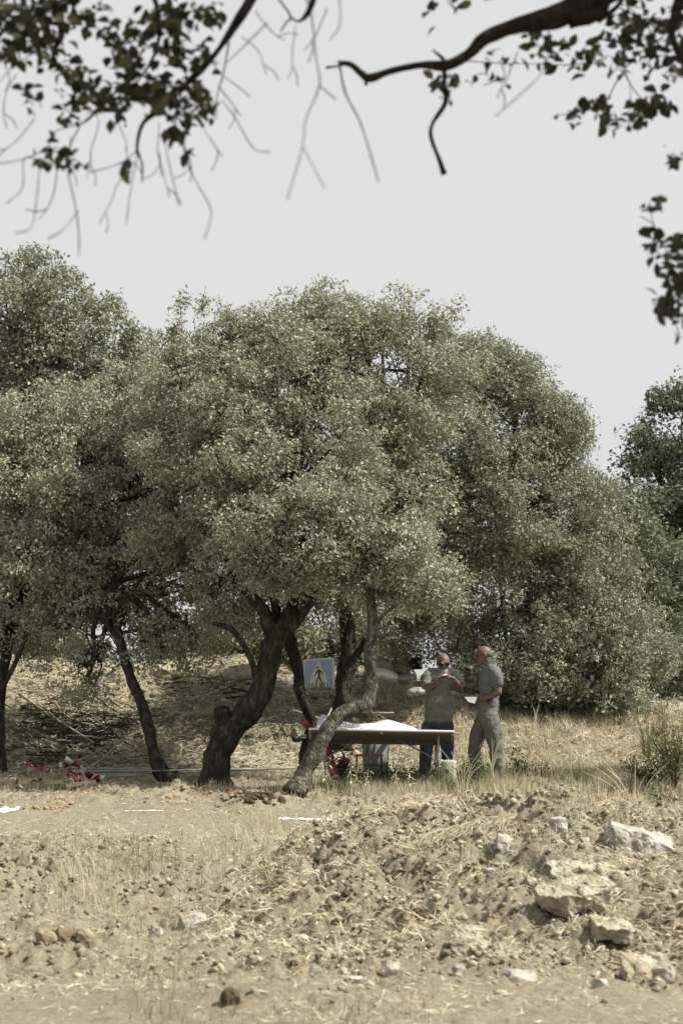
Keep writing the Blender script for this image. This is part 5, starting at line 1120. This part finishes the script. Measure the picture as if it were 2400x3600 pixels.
# ------------------------------------------------------------------ the oak over the photographer: boughs and leaves hanging into view
def near_oak():
    t_ = empty('holm_oak', (4.3, 7.2, gz(4.3, 7.2)), label='nearby oak whose dark boughs and leaves hang into the top of the picture', cat='tree')
    b = Bag(); tp = catmull([(4.3, 7.2, -1.0), (4.2, 7.3, 1.2), (3.9, 7.4, 3.2), (3.2, 7.6, 4.3), (2.2, 7.9, 4.4)], 6); b.tube(tp, list(np.linspace(.24, .10, len(tp))), 14)
    tp2 = catmull([(3.9, 7.4, 3.2), (3.0, 6.8, 4.8), (1.2, 6.6, 4.9), (0, 6.8, 4.4)], 6); b.tube(tp2, list(np.linspace(.15, .05, len(tp2))), 10); b.build('trunk', M['barknear'], t_, smooth=True)
    def br(pts, name='bough', n=9, m='barknear'):
        q = Bag(); pts = [(x_, y_, Y_ * (1.10 if Y_ < 7.3 else 1), r_ * .92) for x_, y_, Y_, r_ in pts]
        if name == 'twig': pts = [(x_, y_, Y_ * (1.12 if Y_ < 6.9 else 1), r_ * (.55 if r_ < 8 else .8)) for x_, y_, Y_, r_ in pts]
        trunk_tube(q, pts, n, 5, .3, len(pts)); return q.build(name, M[m], t_, smooth=True)
    br([(3100, -300, 7.9, 92), (2600, -230, 8, 80), (2200, -70, 8, 60), (2030, 15, 8, 52), (1930, 60, 8, 44), (1800, 95, 8, 28), (1700, 140, 8, 25), (1640, 195, 8, 20), (1570, 228, 8, 24), (1480, 228, 8, 12), (1380, 248, 8, 11), (1300, 275, 8, 16), (1270, 258, 8, 13), (1235, 228, 8, 12), (1190, 220, 8, 10)], n=12)
    br([(1288, 262, 8, 12), (1286, 300, 8, 6)]); br([(1235, 222, 8, 6), (1190, 232, 8, 5), (1145, 238, 8, 7)])
    br([(1560, 225, 8, 15), (1562, 300, 8, 9), (1564, 362, 8, 13), (1522, 430, 8, 9), (1514, 480, 8, 9), (1542, 560, 8, 9), (1560, 612, 8, 12)]); br([(1560, 210, 8, 8), (1520, 175, 8, 3)])
    br([(2000, 60, 8, 40), (2100, 40, 8, 30), (2140, -40, 8, 28), (2250, -200, 8, 26)]); br([(2100, 75, 8, 10), (2170, 20, 8, 8), (2210, -60, 8, 8)])
    br([(2420, -100, 7.8, 26), (2370, 60, 7.8, 20), (2360, 130, 7.8, 15), (2420, 260, 7.8, 12)])
    for tw in ([(1640, 215, 8.3, 5), (1760, 222, 8.4, 3), (1900, 225, 8.5, 3), (2010, 228, 8.5, 3), (2130, 205, 8.5, 3)], [(2340, 120, 8.2, 8), (2240, 60, 8.2, 6), (2160, 20, 8.2, 6)], [(2330, 130, 8.3, 7), (2230, 200, 8.3, 6), (2170, 280, 8.3, 5), (2130, 350, 8.3, 4), (2060, 390, 8.3, 3), (1960, 405, 8.3, 2)], [(2190, 250, 8.3, 5), (2230, 320, 8.3, 4), (2300, 390, 8.3, 3)],
               [(1760, 222, 8.3, 3), (1770, 270, 8.3, 2), (1700, 300, 8.3, 2)], [(2480, 560, 8, 6), (2400, 560, 8, 4), (2360, 540, 8, 3)], [(2500, 700, 8, 8), (2420, 800, 8, 7), (2350, 900, 8, 6), (2350, 1000, 8, 5), (2370, 1120, 8, 3), (2390, 1190, 8, 2)], [(2350, 900, 8, 4), (2300, 800, 8, 3), (2280, 710, 8, 2)], [(2300, 790, 8, 3), (2250, 760, 8, 2)], [(2370, 1060, 8, 3), (2290, 1070, 8, 2)]): br(tw, 'twig', 6)
    br([(1150, -420, 7.2, 36), (1000, -240, 7.1, 30), (880, 0, 7, 20), (825, 90, 7, 17), (760, 185, 7, 14), (690, 260, 7, 14), (600, 345, 7, 14), (545, 395, 7, 11), (500, 440, 7, 8), (482, 520, 7, 6), (500, 575, 6.8, 4), (500, 640, 6.6, 3)])
    br([(640, 320, 7, 10), (500, 350, 7, 9), (390, 350, 7, 8), (310, 420, 7, 6), (285, 435, 7, 5)]); br([(880, -150, 7, 20), (500, -120, 7, 16), (240, 0, 7, 14), (215, 130, 7, 11), (190, 200, 7, 8), (270, 330, 7, 5)])
    br([(240, 0, 7, 12), (120, 60, 7, 9), (20, 180, 7, 6)]); br([(500, -120, 7, 12), (560, 60, 7, 8), (540, 200, 7, 6), (450, 330, 7, 4)])
    for tw in ([(805, 150, 7, 8), (785, 260, 6.9, 6), (765, 330, 6.8, 4), (760, 420, 6.7, 2)], [(285, 435, 7, 4), (190, 465, 6.8, 3.5), (165, 520, 6.7, 3), (80, 560, 6, 3), (0, 575, 5.6, 3)], [(285, 435, 7, 5), (245, 520, 6.8, 5), (240, 600, 6.4, 4), (265, 720, 6, 5), (278, 820, 5.8, 4), (278, 900, 5.6, 3)], [(482, 530, 7, 4), (440, 565, 6.8, 4), (380, 590, 6.6, 3), (320, 605, 6.4, 2)],
               [(485, 540, 6.8, 3), (465, 640, 6.2, 4), (455, 700, 6, 3), (445, 790, 5.6, 3)], [(650, 440, 7, 6), (650, 540, 6.6, 6), (690, 640, 6.2, 4), (742, 740, 5.8, 4), (720, 840, 5.6, 2)], [(780, 350, 6.6, 3), (830, 420, 6.2, 3), (890, 520, 5.8, 4), (950, 535, 5.6, 2)], [(790, 270, 6.6, 4), (830, 300, 6.2, 3), (880, 340, 6, 3)],
               [(1060, -60, 5.6, 5), (1095, 60, 5.5, 5), (1110, 200, 5.5, 5), (1122, 300, 5.5, 6), (1075, 420, 5.4, 5), (1062, 520, 5.3, 5), (1010, 700, 5.1, 3)], [(1066, 520, 5.3, 4), (1140, 660, 5.1, 3)], [(1122, 300, 5.5, 4), (1180, 350, 5.4, 3)], [(1190, -50, 5.5, 4), (1195, 80, 5.5, 4), (1160, 140, 5.5, 3)], [(1190, 215, 6.2, 7), (1215, 330, 6.0, 7), (1270, 440, 5.8, 6), (1330, 640, 5.5, 4)],
               [(960, -30, 6.6, 6), (1020, 55, 6.6, 7), (1005, 80, 6.6, 7), (985, 112, 6.6, 5)], [(1120, -60, 6.6, 18), (1085, 40, 6.6, 14), (1050, 75, 6.6, 8), (1020, 60, 6.6, 7)], [(940, 80, 6, 3), (860, 160, 6, 4), (800, 220, 6, 3)], [(135, 560, 6, 3), (85, 560, 6, 3), (80, 660, 5.7, 4), (25, 715, 5.5, 3)], [(140, 590, 6, 3), (130, 700, 5.6, 4), (110, 800, 5.4, 3), (55, 820, 5.3, 2)], [(278, 740, 5.8, 3), (220, 810, 5.6, 3), (170, 840, 5.5, 2)],
               [(1930, 180, 5.9, 4), (1900, 260, 5.7, 4), (1835, 325, 5.5, 4), (1740, 410, 5.3, 3)], [(580, 500, 6, 3), (600, 600, 5.7, 3), (630, 720, 5.5, 3)]): br(tw, 'twig', 6)
    g5 = random.Random(12)
    for (x_, y_, dx, dy, Y_) in ((130, 180, -1, .6, 7), (60, 260, -.6, 1, 7), (350, 420, -.2, 1, 7), (420, 440, .1, 1, 7), (560, 430, .3, 1, 7), (640, 470, .2, 1, 7), (700, 420, .6, 1, 6.6), (250, 480, -.4, 1, 7), (770, 300, .8, 1, 6.6), (850, 130, 1, .8, 6.6), (900, 40, 1, .9, 6.6), (1040, 90, .2, 1, 6), (1150, 30, -.2, 1, 6), (1820, 180, -.6, 1, 6.2), (2210, 300, .3, 1, 8), (120, 420, -.5, 1, 6.4), (200, 600, 0, 1, 6.2), (430, 620, -.3, 1, 6.2), (560, 540, .2, 1, 6.2)):
        P = [(x_, y_, Y_, 2.2)]; d0 = math.atan2(dy, dx)
        for k in range(4):
            d0 += g5.uniform(-.35, .35); l = g5.uniform(28, 60); P.append((P[-1][0] + math.cos(d0) * l, P[-1][1] + math.sin(d0) * l, P[-1][2] * .985, 2.0 - .3 * k))
        br(P, 'twig', 5); q_ = P[3]; e_ = d0 + g5.choice((-.7, .7)); br([q_, (q_[0] + 40 * math.cos(e_), q_[1] + 40 * math.sin(e_), q_[2] * .99, 1.4), (q_[0] + 75 * math.cos(e_ + .2), q_[1] + 75 * math.sin(e_ + .2), q_[2] * .98, .9)], 'twig', 5)
    clusters = [(1880, 150, 50, 11, 8.2), (1950, 185, 50, 9, 8.2), (2050, 200, 50, 10, 8.4), (2150, 110, 60, 15, 8.3), (2230, 50, 70, 20, 8.3), (2300, 130, 70, 22, 8.3), (2350, 220, 60, 20, 8.3), (2200, 200, 50, 14, 8.3), (2385, 60, 50, 16, 8), (2100, 372, 38, 14, 8.3), (2240, 385, 45, 15, 8.3), (2155, 425, 30, 5, 8.3), (2000, 405, 45, 6, 8.3), (1740, 235, 60, 9, 8.3), (1575, 290, 40, 12, 8), (2290, 365, 45, 12, 8.3), (1600, -5, 70, 5, 8), (1510, 30, 10, 2, 8),
                (2370, 560, 35, 4, 8), (2285, 730, 26, 4, 8), (2310, 820, 36, 7, 8), (2330, 890, 45, 13, 8), (2375, 960, 45, 16, 8), (2345, 1065, 45, 15, 8), (2385, 1130, 30, 6, 8), (2395, 860, 40, 10, 8), (2380, 1030, 40, 10, 8),
                (70, 60, 80, 34, 7), (190, 40, 80, 34, 7), (120, 150, 80, 28, 7), (25, 190, 40, 9, 7), (250, 250, 55, 14, 7), (360, 100, 34, 5, 7), (420, 165, 44, 9, 7), (480, 120, 60, 16, 7), (560, 70, 70, 24, 7), (600, 150, 55, 18, 7), (640, 40, 60, 16, 7), (445, 215, 50, 14, 7), (300, 290, 50, 15, 7), (255, 375, 45, 10, 7), (370, 340, 50, 14, 7), (450, 320, 50, 15, 7), (540, 290, 60, 22, 7), (560, 340, 55, 18, 7), (655, 320, 50, 14, 7), (620, 400, 45, 12, 7), (640, 460, 34, 8, 7), (100, 340, 30, 5, 7), (160, 540, 40, 8, 6.9), (245, 560, 45, 7, 6.9), (690, 200, 50, 12, 7), (725, 360, 26, 8, 6.9), (400, 400, 34, 7, 7), (655, 545, 14, 3, 6.9), (300, 30, 60, 10, 7), (20, 60, 60, 16, 7), (750, 60, 50, 8, 7), (430, 590, 16, 3, 6.8), (700, 400, 40, 8, 7)]
    g2 = random.Random(8); meshes = []
    for k in range(4):
        b = Bag(); w = .25 + .04 * k; cu = .10 + .05 * k; vs = []
        for (t, ww) in ((0, .04), (.15, .55), (.38, 1), (.62, .95), (.85, .5), (1, .03)): z = -cu * (t - .5) ** 2 * 3; vs += [(t, -w * ww, z + .07 * ww), (t, 0, z), (t, w * ww, z + .07 * ww)]
        me = bpy.data.meshes.new('near_leaf'); me.from_pydata(vs, [], [(3 * i + j, 3 * i + 3 + j, 3 * i + 4 + j, 3 * i + 1 + j) for i in range(5) for j in (0, 1)]); me.materials.append(M['leafdark']); me.polygons.foreach_set('use_smooth', [True] * len(me.polygons)); meshes.append(me)
    tot = sum(c[3] for c in clusters); step = 300 / (tot * 2.5); acc = 0; rest = Bag(); base = t_.location
    for (cx, cy, sp2, n, Y) in clusters:
        n = int(n * (2.4 if cx < 900 else 1.9) + .5); Y = Y * (1.10 if Y < 7.3 else 1)
        for k in range(n):
            c = at(cx + g2.gauss(0, sp2 * .62), cy + g2.gauss(0, sp2 * .55), Y + g2.gauss(0, .12)); s_ = g2.uniform(.034, .066) * Y / 7.6; e = Euler((g2.uniform(-1.2, 1.2), g2.uniform(-.6, 1.2), g2.uniform(0, 6.28))); me = meshes[g2.randrange(4)]; acc += step
            if acc >= 1:
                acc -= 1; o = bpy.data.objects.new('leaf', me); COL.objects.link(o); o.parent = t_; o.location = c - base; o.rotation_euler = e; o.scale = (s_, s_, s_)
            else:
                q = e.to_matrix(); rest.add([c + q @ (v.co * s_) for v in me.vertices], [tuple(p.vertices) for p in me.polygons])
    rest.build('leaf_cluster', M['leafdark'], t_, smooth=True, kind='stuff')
    def mb(x, Y, z, rx, rz):
        px, py = proj(x, Y, z); return (px, py, Y, rx * FPX / Y, rz * FPX / Y)
    C, NN = crown_points([mb(.9, 7.2, 6.2, 1.3, .7), (mb(3.0, 7.4, 6.0, 1.4, 1.0)), mb(4.8, 7.4, 5.6, 1.4, 1.2), mb(-.8, 6.6, 5.9, 1.1, .6), mb(5.2, 6.6, 4.2, 1.0, .9)], dens=.7, per=90, seed=77)
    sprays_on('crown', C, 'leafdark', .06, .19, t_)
near_oak()
